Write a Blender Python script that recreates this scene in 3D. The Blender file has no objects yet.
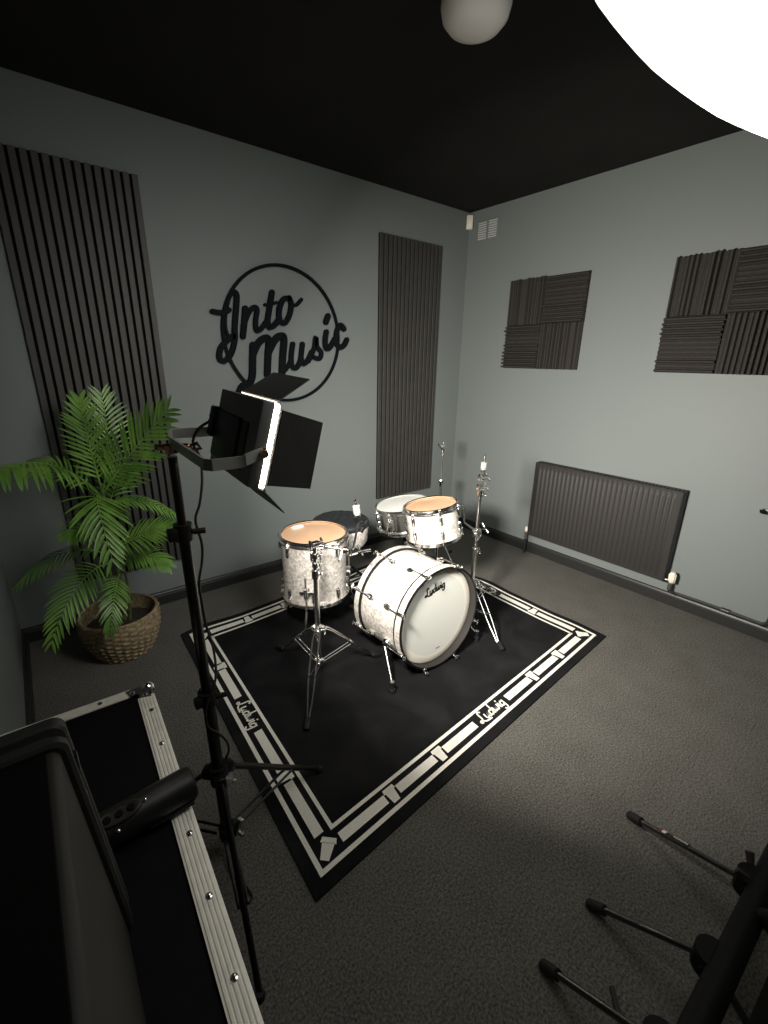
import bpy, bmesh, math, random
from mathutils import Vector, Matrix, Euler
random.seed(7)
C = bpy.context.scene.collection
V = Vector
PI = math.pi
# room (metres): origin on the floor below the photographer, +y towards the back wall, +x towards the right wall
XR, YB, ZC, XL = 3.079, 2.812, 2.588, -0.215
YF, XA, YA = -1.3, -1.15, 1.22          # wall behind the photographer, alcove side, alcove corner

# ------------------------------------------------------------------ materials
def nodes(name):
    m = bpy.data.materials.new(name); m.use_nodes = True
    nt = m.node_tree; b = nt.nodes['Principled BSDF']
    return m, nt, b
def mat(name, col, rough=.5, metal=0, coat=0, spec=.5, bump=None, var=None, sheen=0):
    """bump=(scale, strength, distance) noise bump; var=(scale, amount) noise brightness variation"""
    m, nt, b = nodes(name)
    b.inputs['Base Color'].default_value = (*col, 1)
    b.inputs['Roughness'].default_value = rough
    b.inputs['Metallic'].default_value = metal
    b.inputs['Coat Weight'].default_value = coat
    b.inputs['Specular IOR Level'].default_value = spec
    b.inputs['Sheen Weight'].default_value = sheen
    tc = nt.nodes.new('ShaderNodeTexCoord')
    if var:
        n = nt.nodes.new('ShaderNodeTexNoise'); n.inputs['Scale'].default_value = var[0]; n.inputs['Detail'].default_value = 5
        r = nt.nodes.new('ShaderNodeValToRGB'); a = var[1]
        r.color_ramp.elements[0].position = .3; r.color_ramp.elements[1].position = .7
        r.color_ramp.elements[0].color = (*[c*(1-a) for c in col], 1)
        r.color_ramp.elements[1].color = (*[min(1, c*(1+a)) for c in col], 1)
        nt.links.new(tc.outputs['Object'], n.inputs['Vector']); nt.links.new(n.outputs['Fac'], r.inputs['Fac'])
        nt.links.new(r.outputs['Color'], b.inputs['Base Color'])
    if bump:
        n = nt.nodes.new('ShaderNodeTexNoise'); n.inputs['Scale'].default_value = bump[0]; n.inputs['Detail'].default_value = 4
        bp = nt.nodes.new('ShaderNodeBump'); bp.inputs['Strength'].default_value = bump[1]; bp.inputs['Distance'].default_value = bump[2]
        nt.links.new(tc.outputs['Object'], n.inputs['Vector']); nt.links.new(n.outputs['Fac'], bp.inputs['Height'])
        nt.links.new(bp.outputs['Normal'], b.inputs['Normal'])
    return m
def emit(name, col, strength, base=(.9, .9, .9)):
    m, nt, b = nodes(name)
    b.inputs['Base Color'].default_value = (*base, 1)
    b.inputs['Emission Color'].default_value = (*col, 1); b.inputs['Emission Strength'].default_value = strength
    return m

M = {}
M['wall'] = mat('grey_green_wall_paint', (.184, .207, .200), .55, spec=.35, bump=(180, .08, .002), var=(1.2, .03))
M['ceiling'] = mat('black_ceiling_paint', (.012, .0115, .0105), .8, spec=.2, var=(4, .15))
M['trim'] = mat('charcoal_gloss_trim', (.022, .023, .022), .42, bump=(60, .05, .002))
M['slat'] = mat('charcoal_slat_veneer', (.044, .042, .039), .55, var=(14, .12), bump=(90, .06, .001))
M['felt'] = mat('black_felt', (.004, .004, .004), .95, spec=.1)
M['foam'] = mat('charcoal_foam', (.040, .037, .034), .95, spec=.12, bump=(260, .3, .002), var=(120, .2))
M['sign'] = mat('matt_black_acrylic', (.006, .007, .009), .6, spec=.05)
M['radiator'] = mat('dark_radiator_enamel', (.030, .028, .026), .52, spec=.25)
M['blackplastic'] = mat('black_plastic', (.010, .010, .010), .42, spec=.25)
M['blackmetal'] = mat('black_painted_metal', (.006, .006, .006), .28, spec=.5)
M['rubber'] = mat('black_rubber', (.014, .014, .014), .6, spec=.3)
M['chrome'] = mat('chrome', (.90, .89, .87), .17, 1)
M['steel'] = mat('brushed_steel', (.52, .52, .50), .3, 1)
M['alu'] = mat('matt_aluminium', (.88, .87, .78), .5, .1, var=(40, .08), bump=(200, .06, .001))
M['brass'] = mat('copper_toned_metal', (.70, .46, .30), .22, 1)
M['whiteplastic'] = mat('cream_plastic', (.80, .76, .66), .45)
M['offwhite'] = mat('white_valve_plastic', (.82, .77, .66), .4)
M['whitefelt'] = mat('white_felt', (.26, .255, .24), .9, spec=.1)
M['opal'] = mat('opal_glass', (.90, .88, .84), .3)
M['coated'] = mat('white_coated_drumhead', (.80, .81, .76), .55, var=(60, .03))
M['ludhead'] = mat('front_drumhead_film', (.62, .63, .58), .35, var=(5, .02))
M['ludring'] = mat('cream_head_ring', (.80, .765, .67), .4)
M['ink'] = mat('black_ink', (.01, .01, .01), .5)
M['rugwhite'] = mat('ivory_rug_pile', (.88, .86, .77), .95, spec=.1, bump=(500, .4, .002), var=(200, .1))
M['seatvinyl'] = mat('charcoal_quilted_vinyl', (.016, .019, .021), .5)
M['case'] = mat('black_case_laminate', (.006, .006, .007), .75, spec=.12, var=(30, .15))
M['speaker'] = mat('black_speaker_shell', (.020, .020, .018), .55, spec=.28, bump=(500, .12, .001))
M['grey'] = mat('satin_grey_metal', (.30, .30, .28), .4, spec=.5)
M['lampgrey'] = mat('dark_grey_lamp_shell', (.11, .113, .11), .45)
M['doorblack'] = mat('satin_black_sheet', (.028, .027, .026), .5, spec=.3)
M['legblack'] = mat('black_gloss_tube', (.008, .008, .008), .14, spec=.9, coat=.6)
M['matblack'] = mat('matt_black_plastic', (.006, .006, .006), .6, spec=.15)
M['grille'] = mat('black_speaker_grille', (.008, .008, .008), .6, spec=.2)
M['stem'] = mat('palm_stem', (.075, .10, .028), .5, var=(30, .3))
M['soil'] = mat('dark_moss', (.03, .022, .012), .9, var=(60, .5))
M['ventslot'] = mat('pale_vent_slot', (.55, .56, .54), .5)
M['stickerwhite'] = mat('white_sticker', (.75, .74, .70), .5)
M['stickerred'] = mat('red_sticker', (.30, .02, .02), .5)
M['softbox'] = emit('softbox_diffuser', (1.0, .975, .93), 2.7)
M['led'] = emit('warm_led_diffuser', (1.0, .87, .70), 30)
M['sensorlens'] = mat('sensor_lens', (.9, .86, .75), .3)

def carpet():
    m, nt, b = nodes('dark_grey_carpet')
    b.inputs['Roughness'].default_value = .95; b.inputs['Specular IOR Level'].default_value = .1
    tc = nt.nodes.new('ShaderNodeTexCoord')
    n = nt.nodes.new('ShaderNodeTexNoise'); n.inputs['Scale'].default_value = 150; n.inputs['Detail'].default_value = 6; n.inputs['Roughness'].default_value = .7
    n2 = nt.nodes.new('ShaderNodeTexNoise'); n2.inputs['Scale'].default_value = 7; n2.inputs['Detail'].default_value = 3
    mx = nt.nodes.new('ShaderNodeMath'); mx.operation = 'MULTIPLY_ADD'; mx.inputs[1].default_value = .09
    r = nt.nodes.new('ShaderNodeValToRGB')
    r.color_ramp.elements[0].position = .38; r.color_ramp.elements[1].position = .72
    r.color_ramp.elements[0].color = (.038, .037, .033, 1); r.color_ramp.elements[1].color = (.215, .209, .186, 1)
    nt.links.new(tc.outputs['Object'], n.inputs['Vector']); nt.links.new(tc.outputs['Object'], n2.inputs['Vector'])
    nt.links.new(n2.outputs['Fac'], mx.inputs[0]); nt.links.new(n.outputs['Fac'], mx.inputs[2])
    nt.links.new(mx.outputs[0], r.inputs['Fac']); nt.links.new(r.outputs['Color'], b.inputs['Base Color'])
    bp = nt.nodes.new('ShaderNodeBump'); bp.inputs['Strength'].default_value = .6; bp.inputs['Distance'].default_value = .004
    nt.links.new(n.outputs['Fac'], bp.inputs['Height']); nt.links.new(bp.outputs['Normal'], b.inputs['Normal'])
    return m
M['carpet'] = carpet()
def rugblack():
    m, nt, b = nodes('black_rug_pile')
    b.inputs['Roughness'].default_value = .95; b.inputs['Specular IOR Level'].default_value = .12
    tc = nt.nodes.new('ShaderNodeTexCoord')
    n = nt.nodes.new('ShaderNodeTexNoise'); n.inputs['Scale'].default_value = 5; n.inputs['Detail'].default_value = 6; n.inputs['Distortion'].default_value = .6
    r = nt.nodes.new('ShaderNodeValToRGB'); r.color_ramp.elements[0].position = .4; r.color_ramp.elements[1].position = .75
    r.color_ramp.elements[0].color = (.0085, .0088, .0095, 1); r.color_ramp.elements[1].color = (.019, .0193, .020, 1)
    f = nt.nodes.new('ShaderNodeTexNoise'); f.inputs['Scale'].default_value = 420
    bp = nt.nodes.new('ShaderNodeBump'); bp.inputs['Strength'].default_value = .5; bp.inputs['Distance'].default_value = .003
    nt.links.new(tc.outputs['Object'], n.inputs['Vector']); nt.links.new(tc.outputs['Object'], f.inputs['Vector'])
    nt.links.new(n.outputs['Fac'], r.inputs['Fac']); nt.links.new(r.outputs['Color'], b.inputs['Base Color'])
    nt.links.new(f.outputs['Fac'], bp.inputs['Height']); nt.links.new(bp.outputs['Normal'], b.inputs['Normal'])
    return m
M['rug'] = rugblack()
def pearl():
    m, nt, b = nodes('white_pearl_wrap')
    b.inputs['Roughness'].default_value = .22; b.inputs['Coat Weight'].default_value = .5; b.inputs['Coat Roughness'].default_value = .06
    tc = nt.nodes.new('ShaderNodeTexCoord')
    w = nt.nodes.new('ShaderNodeTexNoise'); w.inputs['Scale'].default_value = 30; w.inputs['Detail'].default_value = 2
    mixv = nt.nodes.new('ShaderNodeMixRGB'); mixv.inputs[0].default_value = .035
    v = nt.nodes.new('ShaderNodeTexVoronoi'); v.inputs['Scale'].default_value = 90
    r = nt.nodes.new('ShaderNodeValToRGB')
    e = r.color_ramp.elements
    e[0].position = 0; e[0].color = (.62, .58, .53, 1); e[1].position = 1; e[1].color = (.72, .69, .64, 1)
    k = e.new(.35); k.color = (.40, .37, .34, 1); k = e.new(.6); k.color = (.64, .605, .555, 1)
    sep = nt.nodes.new('ShaderNodeSeparateColor')
    nt.links.new(tc.outputs['Object'], w.inputs['Vector']); nt.links.new(tc.outputs['Object'], mixv.inputs[1]); nt.links.new(w.outputs['Color'], mixv.inputs[2])
    nt.links.new(mixv.outputs[0], v.inputs['Vector']); nt.links.new(v.outputs['Color'], sep.inputs[0])
    nt.links.new(sep.outputs[0], r.inputs['Fac']); nt.links.new(r.outputs['Color'], b.inputs['Base Color'])
    return m
M['pearl'] = pearl()
def clearhead():
    m = mat('amber_maple_seen_through_head', (.72, .45, .27), .28, var=(6, .12), coat=.35)
    return m
M['amber'] = clearhead()
def basketmat():
    m, nt, b = nodes('woven_seagrass')
    b.inputs['Roughness'].default_value = .75
    tc = nt.nodes.new('ShaderNodeTexCoord')
    n = nt.nodes.new('ShaderNodeTexNoise'); n.inputs['Scale'].default_value = 55; n.inputs['Detail'].default_value = 4
    r = nt.nodes.new('ShaderNodeValToRGB'); r.color_ramp.elements[0].position = .3; r.color_ramp.elements[1].position = .7
    r.color_ramp.elements[0].color = (.14, .10, .055, 1); r.color_ramp.elements[1].color = (.42, .33, .20, 1)
    nt.links.new(tc.outputs['Object'], n.inputs['Vector']); nt.links.new(n.outputs['Fac'], r.inputs['Fac']); nt.links.new(r.outputs['Color'], b.inputs['Base Color'])
    return m
M['basket'] = basketmat()
def leafmat():
    m, nt, b = nodes('palm_leaf_green')
    b.inputs['Roughness'].default_value = .38
    tc = nt.nodes.new('ShaderNodeTexCoord')
    n = nt.nodes.new('ShaderNodeTexNoise'); n.inputs['Scale'].default_value = 9; n.inputs['Detail'].default_value = 3
    r = nt.nodes.new('ShaderNodeValToRGB'); r.color_ramp.elements[0].position = .3; r.color_ramp.elements[1].position = .75
    r.color_ramp.elements[0].color = (.050, .130, .018, 1); r.color_ramp.elements[1].color = (.200, .385, .060, 1)
    nt.links.new(tc.outputs['Object'], n.inputs['Vector']); nt.links.new(n.outputs['Fac'], r.inputs['Fac']); nt.links.new(r.outputs['Color'], b.inputs['Base Color'])
    b.inputs['Transmission Weight'].default_value = 0
    return m
M['leaf'] = leafmat()

# ------------------------------------------------------------------ mesh builder
class MB:
    def __init__(self, mtx=None):
        self.bm = bmesh.new(); self.m = mtx or Matrix.Identity(4)
    def _v(self, p): return self.bm.verts.new(self.m @ V(p))
    def _f(self, vs):
        try: return self.bm.faces.new(vs)
        except ValueError: return None
    def cyl(self, a, b, r0, r1=None, seg=16, caps=True):
        a, b = V(a), V(b); r1 = r0 if r1 is None else r1
        d = (b-a).normalized(); u = d.orthogonal().normalized(); w = d.cross(u)
        A, B = [], []
        for i in range(seg):
            t = 2*PI*i/seg; o = u*math.cos(t)+w*math.sin(t)
            A.append(self._v(a+o*r0)); B.append(self._v(b+o*r1))
        for i in range(seg):
            j = (i+1) % seg; self._f((A[i], A[j], B[j], B[i]))
        if caps: self._f(A[::-1]); self._f(B)
        return self
    def tube(self, pts, r, seg=8, closed=False, caps=True, flat=1.0):
        pts = [V(p) for p in pts]; n = len(pts); rs = r if isinstance(r, (list, tuple)) else [r]*n
        rings = []; u = None
        for i, p in enumerate(pts):
            if closed: t = pts[(i+1) % n]-pts[i-1]
            else: t = pts[min(i+1, n-1)]-pts[max(i-1, 0)]
            t.normalize()
            if u is None: u = t.orthogonal().normalized()
            else:
                u = u-t*u.dot(t)
                u = u.normalized() if u.length > 1e-6 else t.orthogonal().normalized()
            w = t.cross(u)
            rings.append([self._v(p+(u*math.cos(2*PI*k/seg)+w*math.sin(2*PI*k/seg)*flat)*rs[i]) for k in range(seg)])
        for i in range(n if closed else n-1):
            A, B = rings[i], rings[(i+1) % n]
            for k in range(seg):
                self._f((A[k], A[(k+1) % seg], B[(k+1) % seg], B[k]))
        if caps and not closed: self._f(rings[0][::-1]); self._f(rings[-1])
        return self
    def box(self, c, s, rot=None, bev=0, seg=2):
        b = bmesh.new(); bmesh.ops.create_cube(b, size=1)
        bmesh.ops.scale(b, vec=V(s), verts=b.verts)
        if bev: bmesh.ops.bevel(b, geom=b.edges[:], offset=bev, segments=seg, affect='EDGES', profile=.5)
        R = Matrix.Translation(V(c)) @ (rot.to_4x4() if rot else Matrix.Identity(4))
        self._merge(b, R); return self
    def _merge(self, b, R):
        mp = {v: self._v(R @ v.co) for v in b.verts}
        for f in b.faces: self._f([mp[v] for v in f.verts])
        b.free()
    def ball(self, c, r, seg=12, sc=(1, 1, 1)):
        b = bmesh.new(); bmesh.ops.create_uvsphere(b, u_segments=seg, v_segments=max(6, seg//2), radius=1)
        self._merge(b, Matrix.Translation(V(c)) @ Matrix.Diagonal((sc[0]*r, sc[1]*r, sc[2]*r, 1))); return self
    def lathe(self, prof, seg=48, closed=False, mtx=None):
        L = mtx or Matrix.Identity(4)
        rings = []
        for (r, z) in prof:
            if r < 1e-6: rings.append([self._v(L @ V((0, 0, z)))])
            else: rings.append([self._v(L @ V((r*math.cos(2*PI*k/seg), r*math.sin(2*PI*k/seg), z))) for k in range(seg)])
        n = len(rings)
        for i in range(n if closed else n-1):
            A, B = rings[i], rings[(i+1) % n]
            for k in range(seg):
                l = (k+1) % seg
                if len(A) == 1 and len(B) == 1: continue
                if len(A) == 1: self._f((A[0], B[l], B[k]))
                elif len(B) == 1: self._f((A[k], A[l], B[0]))
                else: self._f((A[k], A[l], B[l], B[k]))
        return self
    def quad(self, a, b, c, d): self._f([self._v(p) for p in (a, b, c, d)]); return self
    def slab(self, pts, off):
        """flat polygon pts extruded by vector off"""
        off = V(off); A = [self._v(p) for p in pts]; B = [self._v(V(p)+off) for p in pts]
        self._f(A[::-1]); self._f(B); n = len(A)
        for i in range(n): self._f((A[i], A[(i+1) % n], B[(i+1) % n], B[i]))
        return self
    def stroke(self, pts, w, fn, depth=0, taper=False):
        """brush stroke through 2-D pts; fn maps (x, y, k) with k in 0..1 through the thickness to 3-D"""
        P = smooth2(pts); n = len(P); L, R = [], []
        hw = w/2
        caps0, caps1 = [], []
        for i, p in enumerate(P):
            a = P[max(i-1, 0)]; b = P[min(i+1, n-1)]
            tx, ty = b[0]-a[0], b[1]-a[1]; l = math.hypot(tx, ty) or 1; tx /= l; ty /= l
            L.append((p[0]-ty*hw, p[1]+tx*hw)); R.append((p[0]+ty*hw, p[1]-tx*hw))
            if i in (0, n-1):
                s = -1 if i == 0 else 1; a0 = math.atan2(ty*s, tx*s)
                cp = [(p[0]+hw*math.cos(a0+t), p[1]+hw*math.sin(a0+t)) for t in (PI/2*.66, PI/2*.33, 0, -PI/2*.33, -PI/2*.66)]
                if i == 0: caps0 = cp
                else: caps1 = cp
        ks = (0, 1) if depth else (1,)
        rows = {}
        for k in ks:
            rows[k] = ([self._v(fn(*q, k)) for q in L], [self._v(fn(*q, k)) for q in R], [self._v(fn(*q, k)) for q in caps0], [self._v(fn(*q, k)) for q in caps1])
            l, r, c0, c1 = rows[k]
            for i in range(n-1): self._f((l[i], l[i+1], r[i+1], r[i]))
            self._f([r[0]]+c0[::1]+[l[0]]) if False else self._f([l[0], r[0]]+c0)
            self._f([r[-1], l[-1]]+c1)
        if depth:
            def loop(k):
                l, r, c0, c1 = rows[k]; return l+c1+r[::-1]+c0
            A, B = loop(0), loop(1); m_ = len(A)
            for i in range(m_): self._f((A[i], A[(i+1) % m_], B[(i+1) % m_], B[i]))
        return self
    def build(self, name, material, parent=None, smooth=35, recalc=True):
        if recalc: bmesh.ops.recalc_face_normals(self.bm, faces=self.bm.faces[:])
        if parent is not None:
            off = world_of(parent)
            bmesh.ops.translate(self.bm, verts=self.bm.verts[:], vec=-off)
        me = bpy.data.meshes.new(name); self.bm.to_mesh(me); self.bm.free()
        for p in me.polygons: p.use_smooth = True
        me.set_sharp_from_angle(angle=math.radians(smooth))
        me.materials.append(material)
        o = bpy.data.objects.new(name, me); C.objects.link(o)
        if parent is not None: o.parent = parent
        return o
def world_of(o):
    l = V(o.location)
    while o.parent: o = o.parent; l = l+V(o.location)
    return l
def smooth2(pts, k=6):
    if len(pts) == 2: return [tuple(p) for p in pts]
    P = [pts[0]]+list(pts)+[pts[-1]]; out = []
    for i in range(1, len(P)-2):
        for j in range(k):
            t = j/k; a, b, c, d = P[i-1], P[i], P[i+1], P[i+2]
            out.append(tuple(.5*((2*b[q])+(-a[q]+c[q])*t+(2*a[q]-5*b[q]+4*c[q]-d[q])*t*t+(-a[q]+3*b[q]-3*c[q]+d[q])*t**3) for q in range(len(b))))
    out.append(tuple(pts[-1])); return out
def spline(pts, k=8): return smooth2([tuple(p) for p in pts], k)
def tag(o, label, cat, group=None):
    o['label'] = label; o['category'] = cat
    if group: o['group'] = group
    return o
def thing(name, label, cat, loc=(0, 0, 0), group=None):
    o = bpy.data.objects.new(name, None); C.objects.link(o); o.location = loc; o.empty_display_size = .05
    return tag(o, label, cat, group)
def struct(name, mb, m):
    o = mb.build(name, m); o['kind'] = 'structure'; return o
def frame(origin, zaxis, xhint=(1, 0, 0)):
    z = V(zaxis).normalized(); x = V(xhint); x = (x-z*x.dot(z)).normalized(); y = z.cross(x)
    m = Matrix((x, y, z)).transposed().to_4x4(); m.translation = V(origin); return m

# ------------------------------------------------------------------ room shell
T = .12
struct('floor', MB().box(((XR+XA)/2, (YB+YF)/2, -.05), (XR-XA+2*T, YB-YF+2*T, .1)), M['carpet'])
struct('ceiling', MB().box(((XR+XA)/2, (YB+YF)/2, ZC+.05), (XR-XA+2*T, YB-YF+2*T, .1)), M['ceiling'])
struct('wall_back', MB().box(((XR+XL)/2, YB+T/2, ZC/2), (XR-XL+2*T, T, ZC)), M['wall'])
struct('wall_right', MB().box((XR+T/2, (YB+YF)/2, ZC/2), (T, YB-YF, ZC)), M['wall'])
struct('wall_left', MB().box((XL-T/2, (YB+YA)/2, ZC/2), (T, YB-YA, ZC)), M['wall'])
struct('wall_return', MB().box(((XA+XL-T)/2, YA+T/2, ZC/2), (XL-T-XA, T, ZC)), M['wall'])
struct('wall_alcove', MB().box((XA-T/2, (YA+YF)/2, ZC/2), (T, YA-YF+2*T, ZC)), M['wall'])
struct('wall_front', MB().box(((XR+XA)/2, YF-T/2, ZC/2), (XR-XA+2*T, T, ZC)), M['wall'])
def skirting(name, a, b, inward):
    """skirting board along a-b with a chamfered, beaded top"""
    prof = [(0, 0), (.02, 0), (.02, .058), (.016, .062), (.016, .068), (.010, .078), (0, .082)]
    mb = MB(); inn = V((*inward, 0))
    A = [mb._v(V((*a, 0))+inn*p+V((0, 0, z))) for p, z in prof]; B = [mb._v(V((*b, 0))+inn*p+V((0, 0, z))) for p, z in prof]
    n = len(prof)
    for i in range(n): mb._f((A[i], A[(i+1) % n], B[(i+1) % n], B[i]))
    mb._f(A); mb._f(B[::-1])
    struct(name, mb, M['trim'])
skirting('baseboard_back', (XL, YB), (XR, YB), (0, -1))
skirting('baseboard_right', (XR, YB-.02), (XR, YF), (-1, 0))
skirting('baseboard_left', (XL, YA), (XL, YB-.02), (1, 0))

# ------------------------------------------------------------------ wall things
def slat_panel(x0, x1, z0, z1, n, label):
    t = thing('slatted_acoustic_panel', label, 'acoustic panel', ((x0+x1)/2, YB, z0), 'slatted wall panels')
    MB().box(((x0+x1)/2, YB-.005, (z0+z1)/2), (x1-x0, .009, z1-z0)).build('felt_backing', M['felt'], t)
    p = (x1-x0+.012)/n; mb = MB()
    for i in range(n):
        mb.box((x0+i*p+(p-.012)/2, YB-.0155, (z0+z1)/2), (p-.012, .012, z1-z0), bev=.0015, seg=1)
    mb.build('slats', M['slat'], t)
slat_panel(.085, .664, .272, 2.312, 15, 'tall dark slatted wall panel behind the palm, left of the round sign')
slat_panel(2.168, 2.772, .39, 2.308, 15, 'tall dark slatted wall panel between the round sign and the room corner')

rnd = random.Random(3)
def foam_tile(y0, z0, s, vertical, label):
    """tile on the right wall with ridges of uneven height; y0 is its edge nearest the window side (larger y)"""
    n = 12; mb = MB(); hs = [rnd.choice((.026, .034, .042, .05)) for _ in range(n)]
    prof = []
    w = s/n
    for i in range(n):
        a = i*w
        prof += [(a+.001, .016), (a+.15*w, .02), (a+.3*w, hs[i]), (a+.62*w, hs[i]), (a+.8*w, .02)]
    prof.append((s-.001, .016))
    for side in (0, 1): pass
    A, B = [], []
    def P(u, v, d): # u across ridges, v along
        return (XR-d, y0-u, z0+v) if vertical else (XR-d, y0-v, z0+u)
    pr = [(0.001, 0)]+prof+[(s-.001, 0)]
    A = [mb._v(P(u, .001, d)) for u, d in pr]; B = [mb._v(P(u, s-.001, d)) for u, d in pr]
    for i in range(len(pr)-1): mb._f((A[i], A[i+1], B[i+1], B[i]))
    mb._f(A); mb._f(B[::-1])
    mb._f((A[0], B[0], B[-1], A[-1]))
    tag(mb.build('foam_tile', M['foam'], smooth=20), label, 'foam tile', 'foam tiles on the right wall')
S1 = .308
for y0, grp in ((2.336, 'square cluster above the radiator, nearer the corner'), (1.212, 'square cluster cut by the right picture edge')):
    foam_tile(y0, 1.432+S1+.0005, S1, True, 'upper left vertically ridged foam tile in the '+grp)
    foam_tile(y0-S1-.0005, 1.432+S1+.0005, S1, False, 'upper right horizontally ridged foam tile in the '+grp)
    foam_tile(y0+.004, 1.432, S1, False, 'lower left horizontally ridged foam tile in the '+grp)
    foam_tile(y0-S1+.001, 1.432, S1, True, 'lower right vertically ridged foam tile in the '+grp)

SIGN = {'I': [([(1.095, 1.836), (1.113, 1.824), (1.109, 1.774), (1.098, 1.711), (1.086, 1.637), (1.08, 1.573), (1.051, 1.497), (1.007, 1.456), (0.98, 1.472), (0.991, 1.524), (1.032, 1.568), (1.072, 1.596)], 0.027), ([(1.095, 1.836), (1.07, 1.803), (1.05, 1.752), (1.035, 1.696), (1.031, 1.634), (1.045, 1.592)], 0.015), ([(0.966, 1.723), (0.999, 1.719), (1.038, 1.724), (1.061, 1.737)], 0.024)], 'n': [([(1.16, 1.753), (1.148, 1.675), (1.132, 1.595)], 0.028), ([(1.139, 1.653), (1.176, 1.727), (1.212, 1.762), (1.233, 1.752), (1.22, 1.688), (1.221, 1.637), (1.248, 1.643), (1.284, 1.683)], 0.024)], 't': [([(1.337, 1.855), (1.318, 1.779), (1.298, 1.695), (1.307, 1.658), (1.341, 1.672), (1.377, 1.712)], 0.028), ([(1.286, 1.783), (1.324, 1.789), (1.363, 1.801)], 0.015)], 'o': [([(1.45, 1.834), (1.407, 1.819), (1.377, 1.754), (1.382, 1.696), (1.413, 1.688), (1.448, 1.738), (1.463, 1.8), (1.45, 1.834)], 0.027), ([(1.459, 1.792), (1.498, 1.798), (1.535, 1.832)], 0.018)], 'M': [([(1.193, 1.55), (1.183, 1.463), (1.173, 1.371), (1.147, 1.32), (1.106, 1.309), (1.085, 1.279)], 0.035), ([(1.189, 1.5), (1.232, 1.568), (1.28, 1.594), (1.298, 1.573), (1.286, 1.489), (1.273, 1.374)], 0.035), ([(1.291, 1.514), (1.338, 1.584), (1.385, 1.611), (1.401, 1.587), (1.387, 1.491), (1.374, 1.379)], 0.037), ([(1.374, 1.389), (1.411, 1.415), (1.451, 1.49)], 0.019)], 'u': [([(1.461, 1.564), (1.446, 1.492), (1.448, 1.43), (1.478, 1.418), (1.511, 1.467), (1.531, 1.566)], 0.027), ([(1.531, 1.566), (1.518, 1.494), (1.528, 1.444), (1.56, 1.46), (1.598, 1.521)], 0.026)], 's': [([(1.57, 1.46), (1.614, 1.535), (1.633, 1.611), (1.64, 1.554), (1.671, 1.515), (1.654, 1.477), (1.612, 1.485)], 0.025)], 'i': [([(1.715, 1.648), (1.703, 1.59), (1.712, 1.545), (1.742, 1.554), (1.78, 1.606)], 0.03), ([(1.73, 1.747), (1.713, 1.71)], 0.033)], 'c': [([(1.856, 1.674), (1.826, 1.696), (1.798, 1.655), (1.791, 1.593), (1.816, 1.554), (1.854, 1.568), (1.879, 1.605)], 0.03)]}
def wall_sign():
    t = thing('wall_sign', 'round black cut-out sign of script lettering inside a thin ring on the back wall', 'sign', (1.42, YB, 1.61))
    n = 72; mb = MB()
    ring = [(1.413+.399*math.cos(2*PI*i/n), 1.612+.399*math.sin(2*PI*i/n)) for i in range(n)]
    rings = []
    for (x, z) in ring:
        d = V((x-1.413, 0, z-1.612)).normalized()
        rings.append([mb._v(V((x, YB-dy, z))+d*dr) for dy, dr in ((.012, -.009), (.024, -.009), (.024, .009), (.012, .009))])
    for i in range(n):
        A, B = rings[i], rings[(i+1) % n]
        for k in range(4): mb._f((A[k], A[(k+1) % 4], B[(k+1) % 4], B[k]))
    mb.build('ring', M['sign'], t)
    for word in (('I', 'n', 't', 'o'), ('M', 'u', 's', 'i', 'c')):
        mb = MB(); j = 0
        for ch in word:
            for pts, w in SIGN[ch]:
                e = .0003*j; j += 1
                mb.stroke(pts, w*1.16, lambda x, z, k, e=e: (x, YB-(.012+.016*k+e), z), depth=1)
        mb.build('lettering', M['sign'], t)
    for x, z in ((1.042, 1.76), (1.80, 1.72), (1.25, 1.247), (1.56, 1.983)): MB().cyl((x, YB, z), (x, YB-.013, z), .006, seg=10).build('standoff', M['blackmetal'], t)
wall_sign()

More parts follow.
